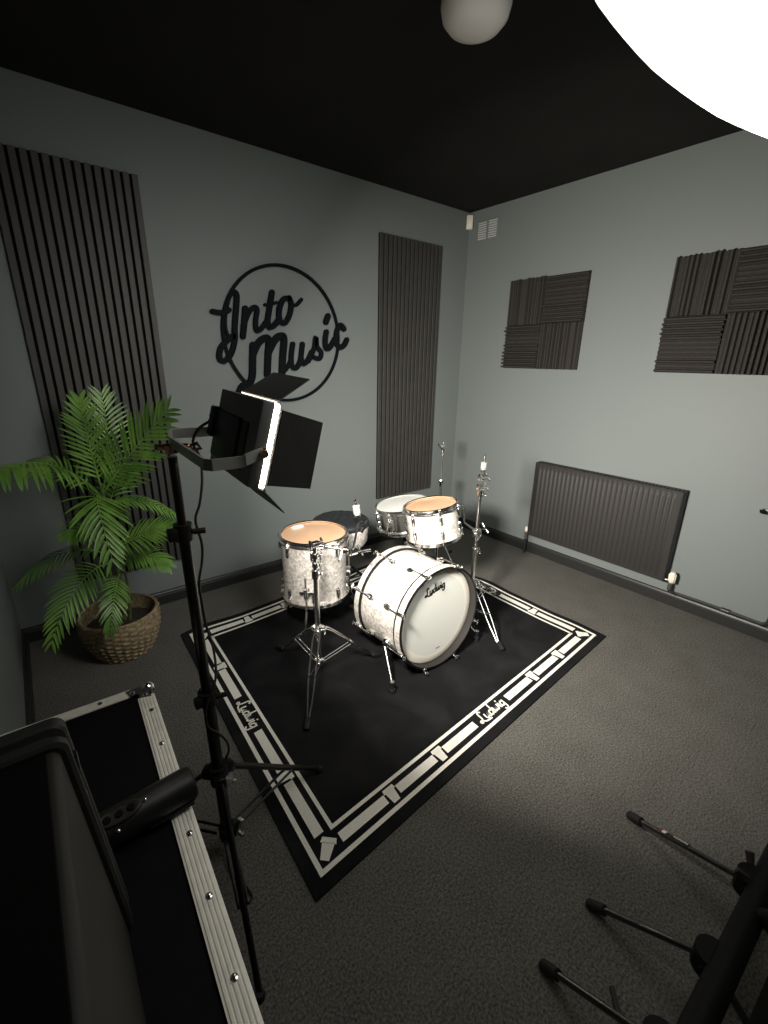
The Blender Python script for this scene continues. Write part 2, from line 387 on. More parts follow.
def radiator():
    y0, y1, z0, z1 = .888, 1.888, .178, .762; xf = 2.985
    t = thing('radiator', 'long dark grey panel radiator fixed low on the right wall', 'radiator', (3.03, (y0+y1)/2, z0))
    mb = MB(); n = 29; prof = []
    w = (y1-y0-.05)/n
    for i in range(n):
        a = y0+.025+i*w
        prof += [(a, 0), (a+w*.28, 0), (a+w*.42, .006), (a+w*.86, .006), (a+w*1.0, 0)]
    zs = [z0, z0+.035, z0+.05, z1-.05, z1-.035, z1]; fl = [0, 0, 1, 1, 0, 0]
    prof = [(y0, 0)]+prof+[(y1, 0)]
    rows = [[mb._v((xf-d*f, y, z)) for y, d in prof] for z, f in zip(zs, fl)]
    for a, b in zip(rows, rows[1:]):
        for i in range(len(prof)-1): mb._f((a[i], a[i+1], b[i+1], b[i]))
    mb.build('front_panel', M['radiator'], t)
    MB().box((xf+.062, (y0+y1)/2, (z0+z1)/2), (.004, y1-y0, z1-z0)).build('rear_panel', M['radiator'], t)
    for y in (y0, y1):
        MB().box((xf+.032, y, (z0+z1)/2), (.068, .006, z1-z0+.004), bev=.002, seg=1).build('side_panel', M['radiator'], t)
    mb = MB()
    for k in range(46): mb.box((xf+.033, y0+.02+k*(y1-y0-.04)/45, z1-.004), (.056, .009, .006))
    mb.box((xf+.001, (y0+y1)/2, z1-.003), (.006, y1-y0, .012), bev=.002, seg=1); mb.box((xf+.064, (y0+y1)/2, z1-.003), (.006, y1-y0, .012), bev=.002, seg=1)
    mb.build('top_grille', M['radiator'], t)
    for y in (y0+.15, y1-.15): MB().box((3.063, y, .5), (.026, .04, .45)).build('bracket', M['radiator'], t)
    v = MB().cyl((xf+.03, y0-.035, .125), (xf+.03, y0-.035, .165), .011).cyl((xf+.03, y0, .185), (xf+.03, y0-.06, .185), .010).build('valve_body', M['steel'], t)
    mb = MB(); mb.lathe([(0, .075), (.016, .073), (.022, .06), (.0225, .02), (.019, .004), (.016, 0), (0, 0)], seg=16, mtx=Matrix.Translation((xf+.026, y0-.040, .178)) @ Matrix.Diagonal((.85, .85, .95, 1)))
    for k in range(8):
        a = k*PI/4; mb.box((xf+.026+.0185*math.cos(a), y0-.040+.0185*math.sin(a), .216), (.005, .005, .036))
    mb.build('thermostatic_valve', M['offwhite'], t)['label'] = 'white valve head'
    MB().cyl((xf+.03, y1+.03, .125), (xf+.03, y1+.03, .185), .010).cyl((xf+.03, y1, .185), (xf+.03, y1+.045, .185), .009).build('valve_body', M['steel'], t)
    MB().lathe([(0, .042), (.011, .04), (.014, .02), (.012, 0), (0, 0)], seg=14, mtx=Matrix.Translation((xf+.03, y1+.03, .188))).build('lockshield_cap', M['offwhite'], t)['label'] = 'white valve cap'
radiator()
def pipes():
    t = thing('radiator_pipe', 'black painted pipe along the skirting from the radiator to the right picture edge', 'pipe', (3.04, .6, .1))
    MB().tube(spline([(3.015, .853, .145), (3.015, .853, .125), (3.022, .83, .108), (3.04, .79, .104), (3.05, .55, .102), (3.05, .40, .10), (3.05, .372, .105), (3.05, .356, .125), (3.05, .354, .20), (3.05, .354, .24), (3.056, .354, .262), (3.0785, .354, .266)], 5), .010, 10).build('pipe_run', M['trim'], t)
    MB().cyl((3.05, .575, .102), (3.05, .535, .102), .0145, seg=12).build('coupling', M['trim'], t)
    MB().tube([(3.015, 1.918, .125), (3.015, 1.918, .05), (3.015, 1.918, .001)], .009, 10).build('tail_pipe', M['trim'], t)
pipes()
def vent():
    y0, y1, z0, z1 = 2.725, 2.505, 2.37, 2.505
    t = thing('vent_grille', 'small painted louvre vent high on the right wall by the corner', 'vent', (XR, 2.615, 2.44))
    MB().box((XR-.003, 2.615, 2.437), (.006, .222, .142), bev=.002, seg=1).build('frame', M['wall'], t)
    mb = MB()
    for c in (2.665, 2.565):
        for k in range(8):
            mb.box((XR-.0095, c, z0+.014+k*.0155), (.010, .078, .004), rot=Euler((0, .6, 0)).to_matrix())
    mb.build('louvres', M['ventslot'], t)
vent()
def sensor():
    t = thing('motion_sensor', 'small cream box sensor in the top corner of the room', 'motion sensor', (3.03, 2.77, 2.47))
    R = Euler((0, 0, -PI/4)).to_matrix(); c = V((3.047, 2.781, 2.512))
    MB().box(c, (.05, .036, .098), rot=R, bev=.006).build('housing', M['whiteplastic'], t)
    d = R @ V((0, -1, 0))
    MB().box(c+d*.018+V((0, 0, -.008)), (.034, .005, .046), rot=R, bev=.002).build('lens', M['sensorlens'], t)
sensor()
def ceiling_light():
    c = V((1.362, 1.277, 0))
    t = thing('ceiling_light', 'round white unlit dome light on the black ceiling', 'ceiling light', (c.x, c.y, ZC))
    MB(Matrix.Translation(c)).lathe([(0, ZC), (.102, ZC), (.107, ZC-.006), (.107, ZC-.022), (.098, ZC-.026), (0, ZC-.026)], 48).build('base', M['whiteplastic'], t)
    MB(Matrix.Translation(c)).lathe([(.104, ZC-.022), (.110, ZC-.035), (.111, ZC-.055), (.104, ZC-.082), (.084, ZC-.104), (.048, ZC-.117), (0, ZC-.120)], 48).build('dome', M['opal'], t)
ceiling_light()
def hook():
    t = thing('wall_hook', 'small black bracket on the right wall at the picture edge', 'wall hook', (XR, .515, .728))
    MB().box((XR-.006, .505, .728), (.012, .045, .03), bev=.003).build('plate', M['blackmetal'], t)
    MB().tube(spline([(XR-.01, .512, .73), (XR-.035, .518, .726), (XR-.05, .523, .732), (XR-.055, .525, .745)]), .006, 8).build('arm', M['blackmetal'], t)
hook()

# ------------------------------------------------------------------ rug
RF, RR, RL, RB = V((.400, .778)), V((2.376, .917)), V((.468, 2.372)), V((2.335, 2.50))
LA, LB = 1.98, 1.595
def rugp(a, b, dz=0.0):
    """a metres along the front edge, b metres back from it"""
    s, q = a/LA, b/LB
    p = RF*(1-s)*(1-q)+RR*s*(1-q)+RL*(1-s)*q+RB*s*q
    z = .008
    wav = max(0, s-.8)/.2*max(0, math.sin(q*PI)) ; z += .010*wav*(.5+.5*math.sin(q*26)); p = p+V((.012*wav*math.sin(q*17), 0))
    wb = max(0, q-.86)/.14; z += .007*wb*(.5+.5*math.sin(s*31)); p = p+V((0, .012*wb*math.sin(s*19)))
    return V((p.x, p.y, z+dz))
LUD = [([(.78, .93), (.64, 1.05), (.5, .98), (.44, .75), (.42, .4), (.3, .1), (.12, 0), (.02, .1), (.12, .22), (.32, .12), (.55, -.06), (.85, -.12), (1.2, -.13)], 1),
       ([(.92, .52), (.88, .2), (.98, .04), (1.14, .1), (1.24, .3), (1.29, .52)], 1), ([(1.29, .52), (1.26, .12), (1.38, .04)], 1),
       ([(1.86, .42), (1.68, .52), (1.5, .36), (1.5, .12), (1.64, .02), (1.82, .16)], 1), ([(1.98, 1.05), (1.92, .5), (1.9, .1), (2.0, .04)], 1),
       ([(2.1, .52), (2.12, .16), (2.24, .04), (2.36, .2), (2.42, .48)], 1), ([(2.42, .48), (2.42, .14), (2.54, .04), (2.68, .22), (2.72, .52)], 1),
       ([(2.92, .52), (2.89, .14), (2.98, .04)], 1), ([(2.96, .80), (2.97, .83)], 1),
       ([(3.48, .42), (3.32, .52), (3.14, .36), (3.14, .12), (3.28, .02), (3.46, .16)], 1), ([(3.54, .52), (3.5, 0), (3.44, -.32), (3.26, -.42), (3.1, -.3)], 1)]
def rug():
    t = thing('drum_rug', 'black rectangular rug with ivory border lines and script lettering under the drum kit', 'rug', (1.4, 1.6, 0))
    mb = MB(); nx, ny = 66, 54
    g = [[mb._v(rugp(LA*i/nx, LB*j/ny)) for j in range(ny+1)] for i in range(nx+1)]
    for i in range(nx):
        for j in range(ny): mb._f((g[i][j], g[i+1][j], g[i+1][j+1], g[i][j+1]))
    edge = [g[i][0] for i in range(nx+1)]+[g[nx][j] for j in range(1, ny+1)]+[g[i][ny] for i in range(nx-1, -1, -1)]+[g[0][j] for j in range(ny-1, 0, -1)]
    low = [mb.bm.verts.new((v.co.x, v.co.y, .0005)) for v in edge]
    for i in range(len(edge)):
        j = (i+1) % len(edge); mb._f((edge[i], low[i], low[j], edge[j]))
    mb.build('rug_body', M['rug'], t)
    mb = MB(); e = .0022
    rim = []
    def strip(a0, b0, a1, b1):
        n = max(1, int(max(abs(a1-a0), abs(b1-b0))/.03)); la = abs(a1-a0) > abs(b1-b0)
        for i in range(n):
            if la: q = [(a0+(a1-a0)*i/n, b0), (a0+(a1-a0)*(i+1)/n, b0), (a0+(a1-a0)*(i+1)/n, b1), (a0+(a1-a0)*i/n, b1)]
            else: q = [(a0, b0+(b1-b0)*i/n), (a1, b0+(b1-b0)*i/n), (a1, b0+(b1-b0)*(i+1)/n), (a0, b0+(b1-b0)*(i+1)/n)]
            mb.quad(*[rugp(x, y, e) for x, y in q])
    mb.bm.free()
    for ins, w in ((.040, .016), (.137, .014)):
        mb = MB()
        strip(ins, ins, LA-ins, ins+w); strip(ins, LB-ins-w, LA-ins, LB-ins)
        strip(ins, ins+w, ins+w, LB-ins-w); strip(LA-ins-w, ins+w, LA-ins, LB-ins-w)
        bmesh.ops.remove_doubles(mb.bm, verts=mb.bm.verts[:], dist=.0008)
        mb.build('border_line', M['rugwhite'], t)
    def side(fn, L, half, K):
        """dashes and keystones along one side; fn(u, v): u along, v inward"""
        c0, dw = .097, .036
        mb = None
        def quad4(pts): mb.bm.faces.new([mb._v(fn(*p)) for p in pts])
        def dash(u0, u1):
            n = max(1, int((u1-u0)/.03))
            for i in range(n):
                a, b = u0+(u1-u0)*i/n, u0+(u1-u0)*(i+1)/n
                quad4([(a, c0-dw/2), (b, c0-dw/2), (b, c0+dw/2), (a, c0+dw/2)])
        def key(u):
            quad4([(u-.0145, c0-.031), (u+.0145, c0-.031), (u+.0205, c0+.016), (u-.0205, c0+.016)])
            quad4([(u-.0265, c0+.014), (u+.0265, c0+.014), (u+.0235, c0+.031), (u-.0235, c0+.031)])
        mid = L/2; s0 = .15; s1 = mid-.118
        tot = s1-s0; nd = K+1; gap = .058; d = (tot-gap*K)/nd
        for sgn in (0, 1):
            mb = MB()
            for i in range(nd):
                a = s0+i*(d+gap); b = a+d
                if sgn: a, b = L-b, L-a
                dash(a, b)
                if i < K: key(b+gap/2 if not sgn else a-gap/2)
            mb.build('dashes', M['rugwhite'], t)
        mb = MB(); sc = .051
        for pts, w in LUD:
            P = [(mid-.092+x*sc, c0-.018+y*sc*1.0) for x, y in pts]
            mb.stroke(P, .0080, lambda x, y, k: fn(x, y))
        mb.build('lettering', M['rugwhite'], t)
    side(lambda u, v: rugp(u, v, e), LA, 1, 2)
    side(lambda u, v: rugp(LA-u, LB-v, e), LA, 1, 2)
    side(lambda u, v: rugp(v, LB-u, e), LB, 1, 1)
    side(lambda u, v: rugp(LA-v, u, e), LB, 1, 1)
    for a, b, sx, sy in ((.097, .097, 1, 1), (LA-.097, .097, -1, 1), (.097, LB-.097, 1, -1), (LA-.097, LB-.097, -1, -1)):
        d = V((sx, sy)).normalized(); n = V((-d.y, d.x)); mb = MB()
        for poly in ([(-.034, -.015), (-.034, .015), (.018, .022), (.018, -.022)], [(.016, -.028), (.016, .028), (.034, .025), (.034, -.025)]):
            mb.bm.faces.new([mb._v(rugp(a+d.x*p+n.x*q, b+d.y*p+n.y*q, e)) for p, q in poly])
        mb.build('keystone', M['rugwhite'], t)
rug()

# ------------------------------------------------------------------ drums
RZ = .0085                                        # rug surface
def hoop_prof(r, z, up):
    """flanged hoop around radius r with its rim at height z (up = +1 top hoop, -1 bottom hoop)"""
    s = up
    return [(r-.006, z), (r, z+.0035*s), (r+.0055, z), (r+.004, z-.009*s), (r+.004, z-.017*s), (r+.013, z-.021*s), (r+.013, z-.0235*s), (r+.001, z-.022*s), (r-.001, z-.010*s)]
def add_lug(parent, m, r, a, z, s, ln=.03, M_=None):
    """lug casing on a shell of radius r at angle a, tension rod runs to the hoop at +/- s"""
    mb = MB(m); ca, sa = math.cos(a), math.sin(a)
    def P(rad, tan, zz): return (ca*rad-sa*tan, sa*rad+ca*tan, zz)
    pr = [(.5, 1), (.86, .8), (1, .35), (1, -.35), (.86, -.8), (.5, -1)]
    rows = []
    for dr, k in ((0, 1), (.008, .95), (.015, .62), (.0175, .2)):
        rows.append([mb._v(P(r-.001+dr, tan*.011*k, z+zz*ln*(.55+.45*k))) for tan, zz in
                     [(.45, 1), (.9, .72), (1, .2), (1, -.2), (.9, -.72), (.45, -1), (-.45, -1), (-.9, -.72), (-1, -.2), (-1, .2), (-.9, .72), (-.45, 1)]])
    for A, B in zip(rows, rows[1:]):
        for i in range(12): mb._f((A[i], A[(i+1) % 12], B[(i+1) % 12], B[i]))
    mb._f(rows[-1])
    return mb, P
def tom(name, label, cat, m, loc, r, h, nl, headmat, shellmat, lugln=.03, rods=True, badge=None, headrim=True):
    """upright drum in the local frame m: z = 0 at the bottom rim, z = h at the top rim"""
    t = thing(name, label, cat, loc)
    rs = r-.012
    MB(m).lathe([(rs, .016), (rs, h-.016), (rs-.006, h-.012), (rs-.006, .012)], 64, closed=True).build('shell', shellmat, t)
    MB(m).lathe(hoop_prof(rs+.004, h, 1), 64, closed=True).build('hoop', M['chrome'], t)
    MB(m).lathe(hoop_prof(rs+.004, 0, -1), 64, closed=True).build('hoop', M['chrome'], t)
    MB(m).lathe([(rs+.0015, h-.018), (rs-.001, h-.010), (rs-.008, h-.009), (0, h-.009)], 64).build('drumhead', headmat, t)
    MB(m).lathe([(rs+.0015, .018), (rs-.001, .010), (rs-.008, .009), (0, .009)], 64).build('drumhead', M['coated'], t)
    for k in range(nl):
        a = 2*PI*(k+.5)/nl+badge_off(badge)
        for z, s in ((h-.062, 1), (.062, -1)):
            mb, P = add_lug(t, m, rs, a, z, s, lugln)
            if rods:
                e = h-.012 if s > 0 else .012
                mb.cyl(P(rs+.011, 0, z+s*.015), P(rs+.011, 0, e), .0028, seg=8).cyl(P(rs+.011, 0, e-s*.004), P(rs+.011, 0, e+s*.008), .005, seg=8)
                mb.box((m.inverted_safe() @ m) @ V(P(rs+.011, 0, e-s*.006)), (.012, .012, .006))
            mb.build('lug', M['chrome'], t)
    if badge is not None:
        ca, sa = math.cos(badge), math.sin(badge)
        fr = frame((ca*rs, sa*rs, h*.68), (ca, sa, 0), (0, 0, 1))
        MB(m @ fr).lathe([(0, .002), (.010, .002), (.012, .0005), (.012, -.003)], 16).build('badge', M['steel'], t)
    return t, rs
def badge_off(b): return 0 if b is None else b+.28

# bass drum: axis along -y, front tilted up a little
BC = V((1.423, 1.31, .282)); tilt = math.radians(2.2)
bn = V((0, -math.cos(tilt), math.sin(tilt)))       # towards the front
bm_ = frame(BC, bn, (1, 0, 0))                     # local z: front, z = 0 front rim, x right, y up
def bass():
    t = thing('bass_drum', 'white pearl bass drum lying on its side with a script logo on the front head', 'bass drum', (1.423, 1.5, RZ))
    rs, L = .254, .37
    MB(bm_).lathe([(rs, -.046), (rs, -L+.046), (rs-.007, -L+.046), (rs-.007, -.046)], 96, closed=True).build('shell', M['pearl'], t)
    for z0, s in ((0, -1), (-L, 1)):
        z1 = z0+s*.052
        hp = MB(bm_).lathe([(rs+.001, z1), (rs+.0105, z1), (rs+.0115, z1-s*.003), (rs+.0115, z0+s*.002), (rs+.009, z0), (rs+.001, z0)], 96, closed=True).build('hoop', M['blackmetal'], t)
        MB(bm_).lathe([(rs+.0112, z1-s*.010), (rs+.0122, z1-s*.011), (rs+.0122, z0+s*.007), (rs+.0112, z0+s*.006)], 96).build('pearl_inlay', M['pearl'], hp)
        MB(bm_).lathe([(rs+.0008, z0+s*.002), (rs+.0008, z0+s*.040)], 96).build('inner_face', M['radiator'], hp)
    hd = MB(bm_).lathe([(rs, -.048), (rs-.002, -.040), (rs-.008, -.0365), (rs-.042, -.0365)], 96).build('front_head_ring', M['ludring'], t)
    MB(bm_).lathe([(rs-.042, -.0365), (rs-.046, -.0368), (0, -.0368)], 96).build('front_head', M['ludhead'], t)
    MB(bm_).lathe([(rs, -L+.032), (rs-.002, -L+.022), (rs-.01, -L+.0205), (0, -L+.0205)], 96).build('batter_head', M['coated'], t)
    # logo: along the upper left of the head
    mb = MB(bm_); sc = .0375; a0 = math.radians(8); cx, cy = -.074, .126
    for pts, w in LUD:
        P = []
        for x, y in pts:
            x = (x-.1)*sc; y = y*sc*1.0
            P.append((cx+x*math.cos(a0)-y*math.sin(a0), cy+x*math.sin(a0)+y*math.cos(a0)))
        mb.stroke(P, .0088, lambda x, y, k: (x, y, -.0358))
    mb.build('logo_lettering', M['ink'], t)
    MB(bm_).box((.018, -.188, -.0363), (.030, .004, .0006)).build('small_print', M['ink'], t)
    for k in range(8):
        a = PI/2+PI/8+k*PI/4
        ca, sa = math.cos(a), math.sin(a)
        def P(r, tn, z): return (ca*r-sa*tn, sa*r+ca*tn, z)
        for z0, s in ((0, -1), (-L, 1)):
            rod = rs+.022
            mb = MB(bm_)
            R = Matrix.Rotation(a, 3, 'Z')
            mb.box(P(rs+.013, 0, z0+s*.004), (.016, .022, .012), rot=R, bev=.003, seg=1)
            mb.box(P(rs+.016, 0, z0+s*.022), (.008, .016, .034), rot=R, bev=.002, seg=1)
            mb.cyl(P(rod, 0, z0-s*.012), P(rod, 0, z0+s*.004), .0055, seg=10)
            mb.tube([P(rod-.009*1, 0.012*0, z0-s*.016), P(rod, .012, z0-s*.018), P(rod+.009, 0, z0-s*.016), P(rod, -.012, z0-s*.018)], .0035, 6, closed=True)
            mb.build('claw', M['chrome'], t)
            mb = MB(bm_)
            mb.cyl(P(rod, 0, z0+s*.002), P(rod, 0, z0+s*.105), .0032, seg=8)
            zl = z0+s*.118
            mb.tube([P(rs+.012, .008*q[0], zl+q[1]*.022) for q in ((1, -.6), (1.2, 0), (1, .6), (0, 1), (-1, .6), (-1.2, 0), (-1, -.6), (0, -1))], .0045, 8, closed=True)
            mb.box(P(rs+.005, 0, zl), (.012, .014, .036), rot=R, bev=.003, seg=1)
            mb.cyl(P(rod-.006, 0, zl-s*.026), P(rod-.004, 0, zl+s*.004), .006, seg=10)
            mb.build('lug', M['chrome'], t)
    for sx, foot in ((-1, V((1.110, 1.300, RZ))), (1, V((1.742, 1.335, RZ)))):
        base = BC+V((sx*.236, .118, -.098))
        d = (foot-base).normalized()
        sp = MB().tube([base+V((sx*.02, 0, .006)), base+V((sx*.024, 0, -.01)), foot+V((0, 0, .045))], .0055, 10).build('spur', M['chrome'], t)
        MB().ball(base+V((sx*.006, 0, 0)), .026, 14, (1, 1, 1)).cyl(base+V((sx*.018, 0, .03)), base+V((sx*.02, 0, -.035)), .010, seg=12).box(base+V((sx*.024, -.02, .01)), (.008, .045, .012), bev=.003).build('bracket', M['chrome'], sp)
        MB().cyl(foot+V((0, 0, .052)), foot+V((0, 0, .064)), .011, seg=12).build('collar', M['chrome'], sp)
        MB().cyl(foot+V((0, 0, .018)), foot+V((0, 0, .024)), .0135, seg=12).build('foot_ring', M['chrome'], sp)
        MB().lathe([(0, .055), (.008, .053), (.012, .02), (.015, .002), (.013, 0), (0, 0)], 14, mtx=Matrix.Translation(foot)).build('rubber_foot', M['rubber'], sp)
    # badge near the top of the shell
    a = math.radians(78); fr = frame((math.cos(a)*rs, math.sin(a)*rs, -L*.62), (math.cos(a), math.sin(a), 0), (0, 0, 1))
    MB(bm_ @ fr).lathe([(0, .002), (.009, .002), (.011, .0005), (.011, -.003)], 16).build('badge', M['steel'], t)
bass()

def kick_pedal():
    t = thing('bass_drum_pedal', 'black foot pedal with a chrome frame clamped behind the bass drum', 'drum pedal', (1.42, 1.85, RZ))
    y = 1.735
    MB().box((1.42, y+.17, RZ+.008), (.095, .30, .012), bev=.004).build('base_plate', M['blackmetal'], t)
    MB().box((1.42, y+.17, RZ+.05), (.085, .27, .008), rot=Euler((math.radians(14), 0, 0)).to_matrix(), bev=.003).build('footboard', M['steel'], t)
    mb = MB()
    for sx in (-1, 1): mb.box((1.42+sx*.052, y+.03, RZ+.10), (.014, .022, .19), bev=.004)
    mb.cyl((1.36, y+.03, RZ+.185), (1.48, y+.03, RZ+.185), .007, seg=12)
    mb.build('frame', M['chrome'], t)
    MB().tube([(1.42, y+.03, RZ+.18), (1.42, y+.03, RZ+.30)], .003, 8).cyl((1.42, y-.005, RZ+.29), (1.42, y+.055, RZ+.29), .022, seg=16).build('beater', M['whitefelt'], t)
kick_pedal()

def floor_tom():
    r, h = .184, .365; c = V((1.106, 1.975, .237)); m = Matrix.Translation(c)
    t, rs = tom('floor_tom', 'deep white pearl floor tom with an amber head on three chrome legs', 'floor tom', m, (c.x, c.y, RZ), r, h, 8, M['amber'], M['pearl'], .032, badge=math.radians(-72))
    for a in (math.radians(-134), math.radians(-14), math.radians(106)):
        ca, sa = math.cos(a), math.sin(a)
        P = lambda rad, z: V((c.x+ca*rad, c.y+sa*rad, z))
        lg = MB().tube(spline([P(rs+.026, c.z+.19), P(rs+.026, c.z+.02), P(rs+.03, c.z-.02), P(rs+.058, c.z-.09), P(rs+.062, .05)], 4), .0055, 10).build('leg', M['chrome'], t)
        MB().box(P(rs+.008, c.z+.10), (.018, .034, .055), rot=Matrix.Rotation(a, 3, 'Z'), bev=.006).cyl(P(rs+.026, c.z+.075), P(rs+.026, c.z+.125), .013, seg=12).cyl(P(rs+.02, c.z+.1)+V((-sa, ca, 0))*-.034, P(rs+.02, c.z+.1)+V((-sa, ca, 0))*.04, .007, seg=10).box(P(rs+.024, c.z+.1)+V((-sa, ca, 0))*.045, (.008, .02, .022), rot=Matrix.Rotation(a, 3, 'Z'), bev=.003).build('leg_bracket', M['chrome'], lg)
        q = P(rs+.062, RZ)
        MB().lathe([(0, .055), (.0075, .053), (.011, .025), (.014, .003), (.012, 0), (0, 0)], 14, mtx=Matrix.Translation(q)).build('rubber_foot', M['rubber'], lg)
    MB().tube([(c.x+x*.03-.028, c.y+.128+y*.014, c.z+h-.005) for x, y in ((-1, -.6), (0, -1), (1, -.6), (1.15, .1), (.6, .8), (-.4, .9), (-1.1, .3))], .005, 6, closed=True).build('damper_gel', M['coated'], t)
floor_tom()

RT_M = frame((1.710, 1.714, .716), (-.105, .137, 1), (1, 0, 0)) @ Matrix.Translation((0, 0, -.207))
def rack_tom():
    t, rs = tom('rack_tom', 'small white pearl rack tom with an amber head mounted above the bass drum', 'rack tom', RT_M, (1.70, 1.70, .5), .158, .207, 6, M['amber'], M['pearl'], .03, badge=math.radians(-42))
    a = math.radians(-8); m = RT_M
    P = lambda rad, tn, z: V((math.cos(a)*rad-math.sin(a)*tn, math.sin(a)*rad+math.cos(a)*tn, z))
    MB(m).box(P(rs+.010, 0, .125), (.022, .05, .07), rot=Matrix.Rotation(a, 3, 'Z'), bev=.006).cyl(P(rs+.034, 0, .09), P(rs+.034, 0, .16), .015, seg=14).cyl(P(rs+.02, -.04, .14), P(rs+.045, .045, .14), .006, seg=10).box(P(rs+.052, -.038, .14), (.012, .026, .03), bev=.004).build('mount_bracket', M['chrome'], t)
    # L-rod to the stand clamp
    p0 = m @ P(rs+.030, 0, .135); p1 = m @ P(rs+.085, .01, .125)
    MB().tube([p0, p1, p1+V((.010, -.002, -.004)), p1+V((.013, -.003, -.014)), V((p1.x+.013, p1.y-.012, .575)), V((p1.x+.010, p1.y-.02, .560)), V((1.935, 1.555, .548))], .0065, 10).build('mounting_rod', M['chrome'], t)
rack_tom()

def snare():
    m = frame((1.835, 2.095, .598), (-.13, .10, 1), (1, 0, 0)) @ Matrix.Translation((0, 0, -.165))
    t, rs = tom('snare_drum', 'chrome shelled snare drum with a white head, half behind the rack tom', 'snare drum', m, (1.835, 2.095, .45), .187, .165, 10, M['coated'], M['chrome'], .024)
    a = math.radians(-160)
    P = lambda rad, tn, z: V((math.cos(a)*rad-math.sin(a)*tn, math.sin(a)*rad+math.cos(a)*tn, z))
    MB(m).box(P(rs+.014, 0, .075), (.028, .034, .07), rot=Matrix.Rotation(a, 3, 'Z'), bev=.005).tube([P(rs+.03, 0, .10), P(rs+.05, 0, .06), P(rs+.045, 0, .02)], .005, 8).build('throw_off', M['chrome'], t)
    b = thing('snare_stand', 'black tripod basket stand carrying the chrome snare drum', 'drum stand', (1.835, 2.095, RZ))
    c = V((1.85, 2.08, 0))
    MB().cyl(c+V((0, 0, .10)), c+V((0, 0, .36)), .012).cyl(c+V((0, 0, .28)), c+V((0, 0, .32)), .018).build('pole', M['blackmetal'], b)
    zb = m.translation.z
    for k in range(3):
        a = k*2*PI/3-.75; d = V((math.cos(a), math.sin(a), 0))
        tip = m @ V((d.x*.172, d.y*.172, -.002))
        MB().tube([c+V((0, 0, .36)), c+d*.08+V((0, 0, .372)), tip+V((0, 0, -.014)), tip+d*.024+V((0, 0, -.012)), tip+d*.026+V((0, 0, .012))], .006, 8).build('basket_arm', M['blackmetal'], b)
        f = c+d*.26; f.z = RZ
        lg = MB().tube([c+d*.012+V((0, 0, .22)), c+d*.10+V((0, 0, .155)), f+V((0, 0, .015))], .007, 8).tube([c+d*.012+V((0, 0, .11)), c+d*.12+V((0, 0, .14))], .004, 6).build('leg', M['blackmetal'], b)
        MB().ball(f+V((0, 0, .012)), .014, 10, (1.2, 1.2, .85)).build('rubber_foot', M['rubber'], lg)
snare()

def throne():
    c = V((1.425, 2.20, 0)); zt = .562
    t = thing('drum_throne', 'round drum stool with quilted black top and white sides behind the floor tom', 'drum stool', (c.x, c.y, RZ))
    r = .172; nr, na = 14, 56; mb = MB(Matrix.Translation(c)); rings = []
    for i in range(nr+1):
        q = i/nr; ring = []
        for k in range(na):
            a = 2*PI*k/na; x, y = r*q*math.cos(a), r*q*math.sin(a)
            u, v = (x+y)*46, (x-y)*46
            dimple = (abs(math.sin(u))*abs(math.sin(v)))**.5
            z = zt-.012+.010*dimple*(1-q**6)-(.014*q**8)
            ring.append(mb._v((x, y, z)) if i else None)
        if i == 0: ring = [mb._v((0, 0, zt-.006))]
        rings.append(ring)
    rings.append([mb._v((1.03*r*math.cos(2*PI*k/na), 1.03*r*math.sin(2*PI*k/na), zt-.04)) for k in range(na)])
    rings.append([mb._v((r*math.cos(2*PI*k/na), r*math.sin(2*PI*k/na), zt-.055)) for k in range(na)])
    for A, B in zip(rings, rings[1:]):
        for k in range(na):
            l = (k+1) % na
            if len(A) == 1: mb._f((A[0], B[k], B[l]))
            else: mb._f((A[k], A[l], B[l], B[k]))
    mb.build('seat_pad', M['seatvinyl'], t, smooth=60)
    MB(Matrix.Translation(c)).lathe([(0, zt-.05), (.168, zt-.05), (.171, zt-.06), (.165, zt-.15), (.15, zt-.175), (0, zt-.18)], 48).build('seat_shell', M['pearl'], t)
    MB().cyl(c+V((0, 0, .10)), c+V((0, 0, zt-.18)), .014).cyl(c+V((0, 0, .24)), c+V((0, 0, .28)), .022).build('pole', M['blackmetal'], t)
    for k in range(3):
        a = k*2*PI/3+PI/2; d = V((math.cos(a), math.sin(a), 0)); f = c+d*.25; f.z = RZ
        lg = MB().tube([c+d*.016+V((0, 0, .27)), f+V((0, 0, .016))], .009, 8).tube([c+d*.014+V((0, 0, .12)), c+d*.13+V((0, 0, .15))], .005, 6).build('leg', M['blackmetal'], t)
        MB().ball(f+V((0, 0, .014)), .017, 10, (1.2, 1.2, .8)).build('rubber_foot', M['rubber'], lg)
throne()

def wing(mb, p, axis, s=.02):
    """wing nut at p"""
    ax = V(axis).normalized(); u = ax.orthogonal().normalized()
    mb.cyl(p-ax*.008, p+ax*.010, .0065, seg=10)
    for q in (-1, 1): mb.box(p+ax*.008+u*q*s*.7, (s*.9, s*.3, s*.55), rot=frame((0, 0, 0), ax.cross(u), u).to_3x3(), bev=.002, seg=1)
def collar(mb, p, r, h=.03):
    p = V(p); mb.cyl(p-V((0, 0, h/2)), p+V((0, 0, h/2)), r, seg=16); wing(mb, p+V((r*.9, -r*.6, 0)), (1, -.7, 0))
def tilter(mb, p):
    p = V(p); mb.cyl(p+V((-.016, 0, 0)), p+V((.016, 0, 0)), .0165, seg=16); mb.cyl(p+V((.016, 0, 0)), p+V((.026, 0, 0)), .011, seg=12); mb.box(p+V((-.022, 0, .004)), (.010, .02, .034), bev=.003); wing(mb, p+V((.03, -.004, 0)), (1, 0, 0), .024)
